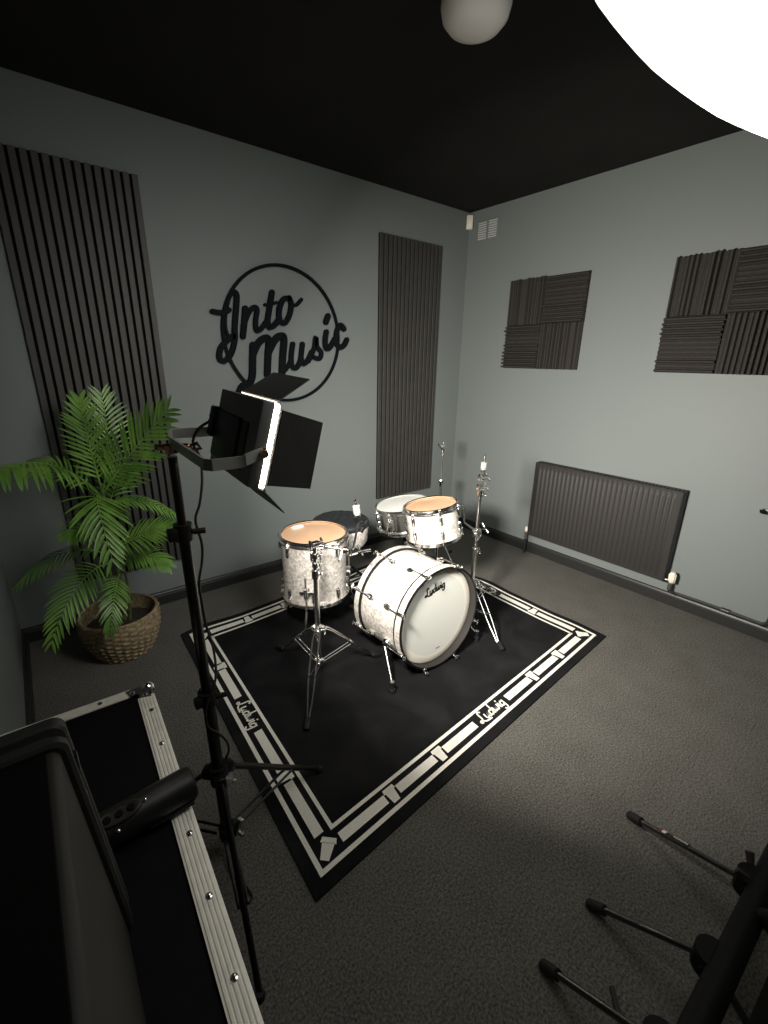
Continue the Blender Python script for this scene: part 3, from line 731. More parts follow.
def cymbal_post(t, p, top):
    """threaded post from p to top with white felts"""
    p, top = V(p), V(top); d = (top-p).normalized()
    MB().cyl(p, top, .0036, seg=10).cyl(p+d*.006, p+d*.016, .012, seg=14).build('cymbal_post', M['chrome'], t)
    MB().cyl(p+d*.018, p+d*.026, .014, .016, seg=18).cyl(p+d*.028, p+d*.06, .0165, seg=20).build('felt', M['whitefelt'], t)['label'] = 'white felt washers'
    mb = MB(); wing(mb, top-d*.01, d, .018); mb.build('wing_nut', M['chrome'], t)
def braced_leg(t, P, foot, zt, zs, spread=.018):
    """double-braced tripod leg from the collar at height zt to the foot, with a brace pair from the slider at zs"""
    P, foot = V(P), V(foot); d = V((foot.x-P.x, foot.y-P.y, 0)); d.normalize(); n = V((-d.y, d.x, 0))
    mb = MB(); top = V((P.x, P.y, zt))+d*.026; knee = top.lerp(foot, .16)+V((0, 0, .018))
    f = foot+V((0, 0, .02))
    for s in (-1, 1):
        mb.tube(spline([top+n*s*.012+V((0, 0, .006)), knee+n*s*.015, top.lerp(f, .6)+n*s*.014, f-d*.02+n*s*.004], 4), .0042, 8)
    lg = mb.build('leg', M['chrome'], t)
    mid = top.lerp(f, .52)+V((0, 0, .004)); sl = V((P.x, P.y, zs))+d*.02
    mb = MB()
    for s in (-1, 1): mb.tube([sl+n*s*.009, mid+n*s*.010], .0028, 6)
    mb.cyl(mid+n*-.018, mid+n*.018, .0045, seg=8)
    mb.build('brace', M['chrome'], lg)
    MB().box(foot+V((0, 0, .016))+d*.005, (.055, .026, .026), rot=Matrix.Rotation(math.atan2(d.y, d.x), 3, 'Z') @ Matrix.Rotation(math.radians(18), 3, 'Y'), bev=.008).build('rubber_foot', M['rubber'], lg)
def stand_base(t, P, feet, zt, zs, ztop, rp=.0125):
    P = V((*P, 0))
    mb = MB(); mb.cyl(P+V((0, 0, zs-.02)), P+V((0, 0, ztop)), rp, seg=18); mb.build('pole', M['chrome'], t)
    mb = MB(); mb.cyl(P+V((0, 0, zt-.02)), P+V((0, 0, zt+.022)), .021, seg=18); wing(mb, P+V((.02, -.02, zt)), (.7, -.7, 0))
    for f in feet:
        d = (V((*f, 0))-P).normalized(); mb.box(P+V((0, 0, zt))+d*.024, (.02, .03, .026), rot=Matrix.Rotation(math.atan2(d.y, d.x), 3, 'Z'), bev=.003)
    mb.build('leg_collar', M['chrome'], t)
    mb = MB(); mb.cyl(P+V((0, 0, zs-.014)), P+V((0, 0, zs+.014)), .019, seg=16)
    for f in feet:
        d = (V((*f, 0))-P).normalized(); mb.box(P+V((0, 0, zs))+d*.02, (.016, .02, .016), rot=Matrix.Rotation(math.atan2(d.y, d.x), 3, 'Z'), bev=.002)
    mb.build('brace_slider', M['chrome'], t)
    for f in feet: braced_leg(t, P, (f[0], f[1], RZ), zt, zs)

def left_stand():
    P = V((.908, 1.615, 0))
    t = thing('boom_cymbal_stand', 'chrome boom cymbal stand with no cymbal, standing in front of the floor tom', 'cymbal stand', (P.x, P.y, RZ))
    stand_base(t, (P.x, P.y), ((.701, 1.362), (.846, 1.902), (1.212, 1.558)), .262, .085, .56)
    MB().cyl(P+V((0, 0, .54)), P+V((0, 0, .69)), .0095, seg=16).build('upper_tube', M['chrome'], t)
    mb = MB(); collar(mb, P+V((0, 0, .555)), .0185, .04); collar(mb, P+V((0, 0, .60)), .0155, .024); collar(mb, P+V((0, 0, .645)), .016, .022); mb.build('clamp', M['chrome'], t)
    mb = MB(); tilter(mb, P+V((0, 0, .70))); mb.build('boom_tilter', M['chrome'], t)
    e = V((1.065, 1.548, .648)); a = P+V((0, 0, .70)); d = (e-a).normalized()
    MB().cyl(a-d*.03, e+d*.012, .0055, seg=12).build('boom_arm', M['chrome'], t)
    mb = MB(); mb.cyl(e-d*.05, e-d*.03, .015, seg=14); tilter(mb, e); mb.cyl(e+V((.02, -.01, -.004)), e+V((.075, -.035, .002)), .006, .008, seg=10); mb.cyl(e-d*.05+V((0, 0, 0)), e-d*.05+V((-.03, -.02, -.035)), .005, seg=8); mb.build('cymbal_tilter', M['chrome'], t)
    p2 = e+V((.040, .010, .140))
    MB().tube([e, e.lerp(p2, .6), p2], .0055, 10).build('post_rod', M['chrome'], t)
    mb = MB(); mb.cyl(p2+V((-.012, 0, .004)), p2+V((.018, 0, .004)), .016, seg=14); wing(mb, p2+V((.02, -.01, -.03)), (0, -1, .2), .028); mb.build('angle_joint', M['blackmetal'], t)
    cymbal_post(t, p2+V((-.004, 0, .012)), p2+V((-.018, 0, .098)))
left_stand()

def right_stand():
    P = V((1.912, 1.532, 0))
    t = thing('straight_cymbal_stand', 'straight chrome cymbal stand with no cymbal, right of the bass drum, holding the rack tom', 'cymbal stand', (P.x, P.y, RZ))
    stand_base(t, (P.x, P.y), ((1.791, 1.212), (2.245, 1.585), (1.70, 1.79)), .235, .07, .45)
    MB().cyl(P+V((0, 0, .43)), P+V((0, 0, .785)), .0095, seg=16).build('upper_tube', M['chrome'], t)
    mb = MB(); collar(mb, P+V((0, 0, .44)), .0175, .032); mb.build('clamp', M['chrome'], t)
    mb = MB(); q = P+V((0, 0, .555)); mb.box(q, (.045, .038, .04), bev=.006); mb.cyl(q+V((-.03, 0, -.012)), q+V((.03, 0, -.012)), .012, seg=12); wing(mb, q+V((.05, -.01, .012)), (1, 0, .1), .03); wing(mb, q+V((-.02, -.03, -.02)), (0, -1, 0), .02); mb.build('tom_clamp', M['chrome'], t)
    mb = MB(); collar(mb, P+V((0, 0, .785)), .017, .034); tilter(mb, P+V((0, 0, .82))); tilter(mb, P+V((.005, 0, .875))); mb.build('cymbal_tilter', M['chrome'], t)
    cymbal_post(t, P+V((.008, 0, .900)), P+V((.012, 0, 1.0)))
right_stand()

def hihat():
    P = V((2.268, 2.178, 0))
    t = thing('hi_hat_stand', 'thin chrome hi-hat stand without cymbals in the room corner behind the snare', 'hi-hat stand', (P.x, P.y, 0))
    z = 0.001
    MB().cyl(P+V((0, 0, .06)), P+V((0, 0, .665)), .012, seg=16).build('pole', M['chrome'], t)
    mb = MB(); mb.lathe([(0, .680), (.026, .677), (.028, .670), (.017, .655), (.013, .62), (0, .62)], 20, mtx=Matrix.Translation(P)); mb.build('cymbal_seat', M['chrome'], t)
    MB().cyl(P+V((0, 0, .60)), P+V((0, 0, .93)), .0033, seg=10).build('pull_rod', M['chrome'], t)
    mb = MB(); mb.cyl(P+V((0, 0, .845)), P+V((0, 0, .895)), .0125, seg=14); mb.cyl(P+V((-.03, -.01, .915)), P+V((.012, .004, .915)), .011, seg=12); wing(mb, P+V((-.032, -.01, .915)), (-1, -.3, 0), .022); mb.ball(P+V((0, 0, .935)), .010); mb.build('clutch', M['chrome'], t)
    for k in range(3):
        a = k*2*PI/3+.35; d = V((math.cos(a), math.sin(a), 0)); f = P+d*.27
        f.z = RZ+.004 if f.x < 2.36 and f.y < 2.4 else .003
        lg = MB().tube([P+d*.014+V((0, 0, .26)), P+d*.09+V((0, 0, .19)), f+V((0, 0, .014))], .007, 8).build('leg', M['chrome'], t)
        MB().ball(f+V((0, 0, .011)), .014, 10, (1.2, 1.2, .8)).build('rubber_foot', M['rubber'], lg)
    MB().cyl(P+V((0, 0, .245)), P+V((0, 0, .285)), .02, seg=14).build('leg_collar', M['chrome'], t)
    MB().box(P+V((-.04, .15, .05)), (.08, .26, .01), rot=Euler((math.radians(12), 0, .2)).to_matrix(), bev=.003).build('footboard', M['steel'], t)
hihat()

# ------------------------------------------------------------------ LED lamp on its stand
SP = V((.258, 1.062, 0)); ST = V((.245, 1.058, 1.285))
def on_pole(z): return SP.lerp(ST, z/ST.z)+V((0, 0, 0))
def light_stand():
    t = thing('light_stand', 'slim black tripod stand carrying the barn-door lamp beside the flight case', 'light stand', (SP.x, SP.y, 0))
    mb = MB()
    for z0, z1, r in ((.07, .62, .0165), (.60, 1.10, .0135), (1.08, 1.265, .0105)): mb.cyl(on_pole(z0), on_pole(z1), r, seg=16)
    mb.build('pole', M['blackmetal'], t)
    for z, r in ((1.086, .021), (.607, .024)):
        p = on_pole(z); mb = MB(); mb.cyl(p-V((0, 0, .02)), p+V((0, 0, .02)), r, seg=16); mb.box(p+V((-.026, -.008, 0)), (.022, .02, .03), bev=.004); mb.cyl(p+V((.018, -.012, 0)), p+V((.045, -.02, 0)), .007, seg=10); mb.build('section_clamp', M['blackplastic'], t)
    zt, zs = .335, .10
    p = on_pole(zt); mb = MB(); mb.cyl(p-V((0, 0, .03)), p+V((0, 0, .03)), .026, seg=18); 
    mb.build('leg_collar', M['blackplastic'], t)
    MB().box(p+V((.016, -.03, -.01)), (.03, .012, .034), rot=Euler((0, 0, .5)).to_matrix(), bev=.004).cyl(p+V((.03, -.034, -.02)), p+V((.032, -.042, -.02)), .006, seg=10).build('collar_lever', M['steel'], t)
    q = on_pole(zs); MB().cyl(q-V((0, 0, .022)), q+V((0, 0, .022)), .024, seg=18).build('brace_slider', M['blackplastic'], t)
    MB().box(q+V((.03, -.012, .004)), (.018, .02, .05), rot=Euler((0, .5, .3)).to_matrix(), bev=.004).cyl(q+V((.034, -.02, -.02)), q+V((.036, -.03, -.02)), .007, seg=10).build('slider_bracket', M['steel'], t)
    for foot in (V((.627, 1.142, RZ)), V((.190, .685, 0.001)), V((-.03, 1.335, 0.001))):
        d = V((foot.x-SP.x, foot.y-SP.y, 0)).normalized(); n = V((-d.y, d.x, 0))
        a = on_pole(zt)+d*.034; f = foot+V((0, 0, .012))
        lg = MB().tube([a, a.lerp(f, .5), f], .0095, 10, flat=.7).box(on_pole(zt)+d*.03, (.03, .03, .034), rot=Matrix.Rotation(math.atan2(d.y, d.x), 3, 'Z'), bev=.004).build('leg', M['blackmetal'], t)
        mid = a.lerp(f, .62)
        mb = MB()
        for s in (-1, 1): mb.tube([on_pole(zs)+d*.028+n*s*.012, mid+n*s*.012], .0042, 8)
        mb.build('brace', M['blackmetal'], lg)
        MB().lathe([(0, .022), (.010, .021), (.0135, .012), (.0125, .001), (0, 0)], 12, mtx=Matrix.Translation(foot)).build('rubber_foot', M['rubber'], lg)
    p = ST
    MB().cyl(p+V((0, 0, -.012)), p+V((0, 0, .006)), .014, seg=14).cyl(p+V((-.03, .01, .002)), p+V((.034, -.012, .002)), .007, seg=10).tube([p+V((.034, -.012, .002)), p+V((.05, -.02, .008)), p+V((.056, -.022, -.004)), p+V((.044, -.016, -.008))], .0045, 8, closed=True).build('spigot_clamp', M['brass'], t)['label'] = 'copper coloured clamp at the stand top'
light_stand()

# panel frame: e_u along the panel towards the viewer, e_v up, e_n light direction
TL, TR, BR, BL = V((.403, 1.119, 1.400)), V((.387, .811, 1.392)), V((.343, .818, 1.226)), V((.359, 1.126, 1.235))
PC = (TL+TR+BR+BL)/4+(TR-TL).normalized()*.016+V((.006, 0, 0))
eu = ((TR-TL)+(BR-BL)).normalized(); ev = ((TL-BL)+(TR-BR)); ev = (ev-eu*ev.dot(eu)).normalized(); en = ev.cross(eu).normalized()
if en.x < 0: en = -en
W2, H2 = .129, .0857
def pp(u, v, n): return PC+eu*u+ev*v+en*n
PR = Matrix((eu, ev, en)).transposed()
if PR.determinant() < 0: PR = Matrix((-eu, ev, en)).transposed()
def lamp():
    t = thing('led_panel_lamp', 'lit rectangular lamp with black barn doors on top of the slim black stand', 'studio lamp', PC)
    MB().box(pp(0, 0, -.018), (2*W2, 2*H2, .026), rot=PR, bev=.004).build('housing', M['lampgrey'], t)
    MB().box(pp(-.035, -.014, -.033), (.155, .105, .012), rot=PR, bev=.004).box(pp(-W2+.004, .008, -.036), (.03, .07, .02), rot=PR, bev=.004).box(pp(.055, -.014, -.031), (.05, .10, .006), rot=PR, bev=.003).build('control_box', M['blackplastic'], t)
    MB().box(pp(0, 0, 0), (2*W2-.002, 2*H2-.002, .012), rot=PR, bev=.004).build('diffuser', M['led'], t)['label'] = 'glowing warm white diffuser'
    for u in (-W2-.002, W2+.002):
        MB().cyl(pp(u, -.012, -.018), pp(u+(.012 if u > 0 else -.012), -.012, -.018), .011, seg=16).cyl(pp(u+(.010 if u > 0 else -.010), -.012, -.018), pp(u+(.024 if u > 0 else -.024), -.012, -.018), .008, seg=12).build('yoke_knob', M['brass'], t)
    # bent flat yoke: from the far end of the panel round the back to the near end
    far0, near0 = V((.253, 1.112, 1.306)), V((.246, .820, 1.289))
    mid = V((.310, .812, 1.290))
    path = [pp(-W2-.010, -.014, -.018), far0+V((.012, .004, 0)), far0+V((.002, -.010, 0)), ST+V((0, .0, .014)), near0+V((0, .012, 0)), near0+V((.010, 0, 0)), near0+V((.045, -.004, 0)), mid, mid+V((.004, -.004, .004)), pp(W2+.012, -.012, -.018)]
    mb = MB(); prev = None; hw = .011
    for i, p in enumerate(path):
        a = path[max(i-1, 0)]; b = path[min(i+1, len(path)-1)]; d = (b-a).normalized(); side = V((0, 0, 1)).cross(d).normalized()
        base_bar = 2 <= i <= 4
        row = [mb._v(p+side*s*.0022+V((0, 0, 1))*k*hw) for s, k in ((-1, -1), (1, -1), (1, 1), (-1, 1))]
        if prev:
            for k in range(4): mb._f((prev[k], prev[(k+1) % 4], row[(k+1) % 4], row[k]))
        else: mb._f(row[::-1])
        prev = row
    mb._f(prev); mb.build('yoke', M['grey'], t)
    def door(h0, h1, o1, o0):
        n = (V(h1)-V(h0)).cross(V(o1)-V(h0)).normalized()*.0022
        mb = MB(); mb.slab([h0, h1, o1, o0], n); mb.cyl(h0, h1, .004, seg=8); mb.build('barn_door', M['doorblack'], t)
    bo = V((.42, .876, 1.149))-pp(W2-.006, -H2-.004, .008)
    door(pp(-W2+.03, H2+.004, .008), pp(W2-.02, H2+.004, .008), V((.492, .870, 1.433)), V((.501, 1.060, 1.441)))
    door(pp(W2+.006, H2-.010, .008), pp(W2+.006, -H2+.010, .008), V((.470, .850, 1.203)), V((.500, .838, 1.347)))
    door(pp(W2-.006, -H2-.004, .008), pp(-W2+.01, -H2-.004, .008), pp(W2-.006, -H2-.004, .008)+bo+(BL-BR)*.6, pp(W2-.006, -H2-.004, .008)+bo)
    door(pp(-W2-.006, -H2+.012, .008), pp(-W2-.006, H2-.012, .008), pp(-W2-.115, H2-.03, .036), pp(-W2-.115, -H2+.03, .036))
lamp()
def cable():
    pts = [pp(-.125, .02, -.047), (.345, 1.09, 1.334), (.318, 1.095, 1.315), (.304, 1.10, 1.283), (.316, 1.10, 1.247), (.315, 1.1, 1.193), (.303, 1.1, 1.135), (.288, 1.1, 1.093), (.296, 1.1, 1.029), (.291, 1.1, .981), (.278, 1.1, .928), (.278, 1.1, .867), (.281, 1.1, .80), (.290, 1.09, .72), (.275, 1.05, .66), (.240, 1.035, .60), (.235, 1.03, .54), (.270, 1.035, .48), (.290, 1.06, .40), (.275, 1.10, .30), (.262, 1.11, .16), (.255, 1.10, .05), (.235, 1.00, .006), (.240, .95, .005), (.250, .90, .005), (.262, .905, .005), (.255, .95, .005), (.235, .99, .005)]
    tag(MB().tube(spline(pts, 6), .0032, 8).build('power_cable', M['rubber']), 'thin black cable hanging from the barn-door lamp down its stand', 'cable')
cable()

# ------------------------------------------------------------------ potted palm
def palm():
    base = V((.205, 2.425, 0))
    t = thing('potted_palm', 'green palm in a woven basket in the left corner of the room', 'potted plant', base)
    # woven basket: bulging coils
    n, rows = 60, 17; mb = MB(Matrix.Translation(base)); prev = None
    def rad(q): return .128+.056*math.sin(min(1, q*1.1)*PI*.57)
    for i in range(rows*2+1):
        q = i/(rows*2); z = .002+q*.228; row = []
        for k in range(n):
            a = 2*PI*k/n; wv = (1 if (i//2+k//2) % 2 else -1)*.0065*(1 if i % 2 else .3)
            r = rad(q)+wv; row.append(mb._v((r*math.cos(a), r*math.sin(a), z)))
        if prev:
            for k in range(n): mb._f((prev[k], prev[(k+1) % n], row[(k+1) % n], row[k]))
        else: mb._f(row[::-1])
        prev = row
    r1 = rad(1)
    inner = []
    for z, r in ((.236, r1-.006), (.232, r1-.014), (.12, r1-.016)):
        row = [mb._v((r*math.cos(2*PI*k/n), r*math.sin(2*PI*k/n), z)) for k in range(n)]
        for k in range(n): mb._f((prev[k], prev[(k+1) % n], row[(k+1) % n], row[k]))
        prev = row
    mb.build('basket', M['basket'], t, smooth=60)
    MB(Matrix.Translation(base)).lathe([(r1-.012, .15), (r1*.6, .165), (0, .175)], 30).build('soil', M['soil'], t)
    stems = [((.02, .0), (.235, 2.43, .86), .013), ((-.02, .02), (.20, 2.43, .62), .010), ((.04, -.02), (.262, 2.41, .48), .009), ((-.01, -.04), (.19, 2.38, .45), .008)]
    for (dx, dy), top, r in stems:
        b0 = base+V((dx, dy, .165)); top = V(top); mid = b0.lerp(top, .5)+V((.008, -.01, 0))
        MB().tube(spline([b0, mid, top], 6), [r*(1-.45*i/12) for i in range(13)], 10).build('stem', M['stem'], t)
    def frond(p0, p1, p2, L, nl, up=(0, -.6, .8), droop=.25, w=.011, split=1.0, taper0=.45):
        """rachis p0-p1-p2 (quadratic), leaflets of length L on both sides"""
        p0, p1, p2 = V(p0), V(p1), V(p2); up = V(up).normalized()
        B = lambda s: p0*(1-s)**2+p1*2*s*(1-s)+p2*s*s
        mb = MB(); R = [B(i/14) for i in range(15)]
        mb.tube(R, [.0042*(1-.75*i/14) for i in range(15)], 6)
        rr = random.Random(int(p2.x*1000)+int(p2.z*777))
        for i in range(nl):
            s = .16+.84*i/(nl-1); p = B(s); tn = (B(min(1, s+.02))-B(max(0, s-.02))).normalized()
            side = tn.cross(up).normalized(); nm = side.cross(tn).normalized()
            env = (taper0+(1-taper0)*min(1, s/.35))*(1-.55*max(0, (s-.55)/.45)**1.4)
            for sg in (-1, 1):
                l = L*env*rr.uniform(.9, 1.08); ang = math.radians(62-34*s+rr.uniform(-5, 5))
                d = (side*sg*math.sin(ang)*split+tn*math.cos(ang)+nm*.10).normalized()
                prevr = None; K = 6; q = p.copy(); dd = d.copy()
                for k in range(K+1):
                    f = k/K; ww = w*(.35+1.3*f)*(1-f) *2.2 if f < 1 else 0
                    ww = .60*w*max(0, math.sin(PI*min(1, .12+.88*f)))**.75 if k < K else .0004
                    cr = dd.cross(nm).normalized()
                    row = [mb._v(q+cr*ww), mb._v(q-nm*ww*.28), mb._v(q-cr*ww)]
                    if prevr:
                        mb._f((prevr[0], prevr[1], row[1], row[0])); mb._f((prevr[1], prevr[2], row[2], row[1]))
                    prevr = row
                    dd = (dd+V((0, 0, -1))*droop/K*(1+f)).normalized(); q = q+dd*l/K
        mb.build('frond', M['leaf'], t, smooth=50, recalc=False)
    crown = V((.235, 2.43, .85))
    F = frond
    F((.225, 2.40, .80), (.175, 2.25, 1.02), (.192, 2.12, .64), .175, 17, up=(-.1, -1, .3), droop=.28, w=.013)     # bright front frond
    F(crown, (.34, 2.38, 1.02), (.512, 2.20, 1.245), .185, 20, up=(-.55, -.75, .15), droop=.18, w=.013)            # bright right frond
    F(crown, (.22, 2.50, 1.10), (.225, 2.54, 1.28), .13, 20, up=(-.25, -1, 0), droop=.22, w=.010)                  # dark upright frond
    F((.24, 2.47, .85), (.33, 2.56, 1.1), (.325, 2.62, 1.29), .15, 18, up=(.1, -1, .1), droop=.25, w=.009)
    F((.225, 2.42, .84), (.06, 2.25, 1.14), (-.12, 1.98, 1.085), .20, 20, up=(0, -.25, 1), droop=1.0, w=.013)      # left frond drooping
    F((.22, 2.46, .84), (.10, 2.50, 1.06), (-.04, 2.55, 1.00), .12, 15, up=(0, -.4, 1), droop=.6, w=.010)
    F((.235, 2.42, .56), (.32, 2.32, .66), (.475, 2.28, .675), .13, 18, up=(-.1, -.6, .8), droop=.35, w=.009)      # right middle
    F((.25, 2.41, .47), (.33, 2.32, .60), (.425, 2.22, .505), .12, 17, up=(0, -.5, .9), droop=.5, w=.009)          # right lower
    F((.20, 2.42, .50), (.06, 2.24, .58), (-.075, 2.14, .325), .13, 18, up=(-.2, -.8, .5), droop=.4, w=.009)       # low left
    F((.235, 2.40, .44), (.19, 2.22, .46), (.135, 2.17, .27), .10, 17, up=(0, -1, .4), droop=.35, w=.008)          # low centre
    F((.20, 2.45, .54), (.05, 2.48, .66), (-.15, 2.40, .50), .11, 15, up=(0, -.2, 1), droop=.6, w=.008)            # far left
    F((.235, 2.44, .78), (.38, 2.46, .86), (.56, 2.38, .66), .09, 18, up=(0, -.4, 1), droop=.5, w=.008)            # thin right
    F((.235, 2.44, .72), (.30, 2.55, .9), (.40, 2.66, .93), .12, 14, up=(0, -.5, .8), droop=.4, w=.010)
    F((.21, 2.40, .60), (.14, 2.30, .78), (.07, 2.24, .74), .12, 14, up=(0, -.5, .9), droop=.5, w=.010)
palm()

# ------------------------------------------------------------------ flight case, loudspeaker, tube
ZCASE = .70
def flight_case():
    # top corners: far right (.127, 1.082); right edge swings slightly towards the left as it comes near
    A = V((.127, 1.082, 0)); dr = V((.092-.127, .336-1.082, 0)).normalized(); dl = V((-dr.y*-1, 0, 0))
    dl = V((dr.y, -dr.x, 0)).normalized()
    if dl.x > 0: dl = -dl
    Lr, Wd = 1.02, .60
    t = thing('flight_case', 'black flight case with ridged aluminium edging under the loudspeaker', 'flight case', A+dl*.3+dr*.5)
    B, D = A+dr*Lr, A+dl*Wd; E_ = B+dl*Wd; z0 = .09
    up = V((0, 0, 1))
    MB().slab([p+(A+E_-p*2)*.004+up*(z0+.004) for p in (A, B, E_, D)], up*(ZCASE-z0-.008)).build('body', M['case'], t)
    def edging(p, q, nin, w=.034):
        """ridged aluminium angle along p-q lying over the top edge; nin points inwards"""
        mb = MB(); d = (q-p).normalized(); P0, Q0 = p+d*.045, q-d*.045
        out = -nin
        prof = [(0.002, -.032), (.002, 0.0), (0, .0015), (-.004, .002)]
        n = 4
        for i in range(n):
            a = -.006-i*(w-.008)/n; s = (w-.008)/n
            prof += [(a, .0008), (a-s*.25, .0022), (a-s*.7, .0022), (a-s*.9, .0008)]
        prof += [(-w, .0008), (-w, -.002)]
        Ra = [mb._v(P0+out*x+up*(ZCASE+z)) for x, z in prof]; Rb = [mb._v(Q0+out*x+up*(ZCASE+z)) for x, z in prof]
        for i in range(len(prof)-1): mb._f((Ra[i], Ra[i+1], Rb[i+1], Rb[i]))
        o = mb.build('edging', M['alu'], t)
        L = (Q0-P0).length; mb = MB(); k = max(2, int(L/.115))
        for i in range(k):
            c = P0+d*(L*(i+.5)/k)+nin*.014+up*(ZCASE+.002); mb.ball(c, .006, 10, (1, 1, .45))
        mb.build('rivets', M['chrome'], o)
    edging(A, B, dl); edging(D, A, dr, .028); edging(D, E_, -dl); edging(E_, B, -dr)
    mb = MB()
    for p in (A, B, E_, D):
        mb.slab([p+x for x in (V((-.001, -.001, z0)), V((.001, -.001, z0)), V((.001, .001, z0)), V((-.001, .001, z0)))], up*.001)
    mb.bm.free()
    for p, a, b in ((A, dr, dl), (B, -dr, dl), (E_, -dr, -dl), (D, dr, -dl)):
        for zc, s in ((ZCASE, 1), (z0, -1)):
            c = p+up*zc; mb = MB()
            mb.ball(c+a*.008+b*.008-up*s*.006, .0165, 14)
            for u, v in ((a, b), (b, a)):
                mb.slab([c+u*.004+v*.004+up*s*.001, c+u*.055+v*.006+up*s*.001, c+u*.048+v*.03+up*s*.001, c+u*.03+v*.03+up*s*.001], up*s*.0022)
                mb.ball(c+u*.042+v*.018+up*s*.0035, .006, 10, (1, 1, .5))
            mb.build('corner_cap', M['chrome'], t)
    for p in (A+dl*.08+dr*.1, B+dl*.08-dr*.1, D-dl*.08+dr*.1, E_-dl*.08-dr*.1):
        MB().box(p+up*.082, (.07, .07, .014)).cyl(p+V((-.014, 0, .034)), p+V((.014, 0, .034)), .034, seg=20).build('caster', M['rubber'], t)
flight_case()

def speaker():
    zt, z0 = 1.062, ZCASE+.004; H = zt-z0; y1 = .583; xr = -.029; Wd = .30; xl = xr-Wd
    t = thing('loudspeaker', 'black moulded loudspeaker on top of the flight case at the left', 'loudspeaker', ((xr+xl)/2, .4, z0))
    def rr(y, inx, inz, r=.014, n=5):
        pts = []; q = lambda z: .021*(zt-z)/H
        for cx, cz, a0 in ((xr-inx-r, zt-inz-r, 0), (xl+inx+r, zt-inz-r, PI/2), (xl+inx+r, z0+r, PI), (xr-inx-r, z0+r, 1.5*PI)):
            for k in range(n+1):
                a = a0+PI/2*k/n; z = cz+r*math.sin(a); x = cx+r*math.cos(a)
                pts.append(V((x+(q(z) if cx > (xl+xr)/2 else -q(z)), y, z)))
        return pts
    def loft(rings, name, m, par, caps=True):
        mb = MB(); R = [[mb._v(p) for p in r] for r in rings]; n = len(R[0])
        for A, B in zip(R, R[1:]):
            for k in range(n): mb._f((A[k], A[(k+1) % n], B[(k+1) % n], B[k]))
        if caps: mb._f(R[0]); mb._f(R[-1][::-1])
        return mb.build(name, m, par, smooth=28)
    loft([rr(.535, .009, .009, .010), rr(.50, .010, .009, .010), rr(.30, .011, .010, .010), rr(.12, .012, .011, .010), rr(.10, .02, .02, .010)], 'cabinet', M['speaker'], t)
    MB().box(((xl+xr)/2, .325, zt-.009), (Wd-.040, .415, .003), bev=.001, seg=1).build('top_dark_sheet', M['felt'], t)  # added thin black sheet that darkens the cabinet top
    rim = loft([rr(.585, .002, .002), rr(.582, 0, 0), rr(.568, 0, 0), rr(.565, .002, .002), rr(.562, .009, .009), rr(.551, .009, .009), rr(.549, .002, .002), rr(.546, 0, 0), rr(.536, 0, 0), rr(.533, .004, .004)], 'front_rim', M['speaker'], t)
    for z in (zt-.055, zt-.12, zt-.20, zt-.30):
        MB().box((xr+.002, .556, z), (.007, .020, .022), bev=.002).build('grille_clip', M['blackmetal'], rim)
    loft([rr(.583, .014, .014), rr(.588, .016, .016), rr(.589, .03, .03)], 'grille', M['grille'], t)
speaker()
def tube_thing():
    a, b = V((.122, .703, ZCASE+.0325)), V((-.125, .688, ZCASE+.0325)); d = (a-b).normalized(); R = .030
    t = thing('black_tube', 'thick black tube with an oval plate lying across the flight case edging beside the loudspeaker', 'tube', (a+b)/2)
    m = frame(b, d, (0, 0, 1)); L = (a-b).length
    MB(m).lathe([(0, 0), (R-.004, 0), (R, .004), (R, L-.006), (R-.004, L), (R-.006, L-.003), (0, L-.003)], 40).build('barrel', M['blackplastic'], t)
    # oval plate on the upper side facing the viewer
    na = V((0, -.35, 1)).normalized(); cpl = b+d*(L*.52)+na*(R-.002)
    mm = frame(cpl, na, d) @ Matrix.Diagonal((1, .42, 1, 1))
    o = MB(mm).lathe([(0, .004), (.024, .004), (.030, .006), (.034, .005), (.036, -.004)], 32).build('oval_plate', M['radiator'], t)
    mb = MB(frame(cpl, na, d))
    for x in (-.018, 0, .018): mb.lathe([(0, .007), (.005, .007), (.0065, .004)], 14, mtx=Matrix.Translation((x, 0, 0)))
    mb.build('buttons', M['blackmetal'], o)
    MB().ball(cpl+d*.039+na*.002, .004, 8).ball(cpl-d*.006-V((0, .024, .006)), .004, 8).build('screws', M['chrome'], t)
    MB().box(b+d*(L-.045)+V((0, -R*.8, -R*.68)), (.075, .010, .006), rot=Matrix.Rotation(math.atan2(d.y, d.x), 3, 'Z'), bev=.002).build('foot_bar', M['blackplastic'], t)
tube_thing()

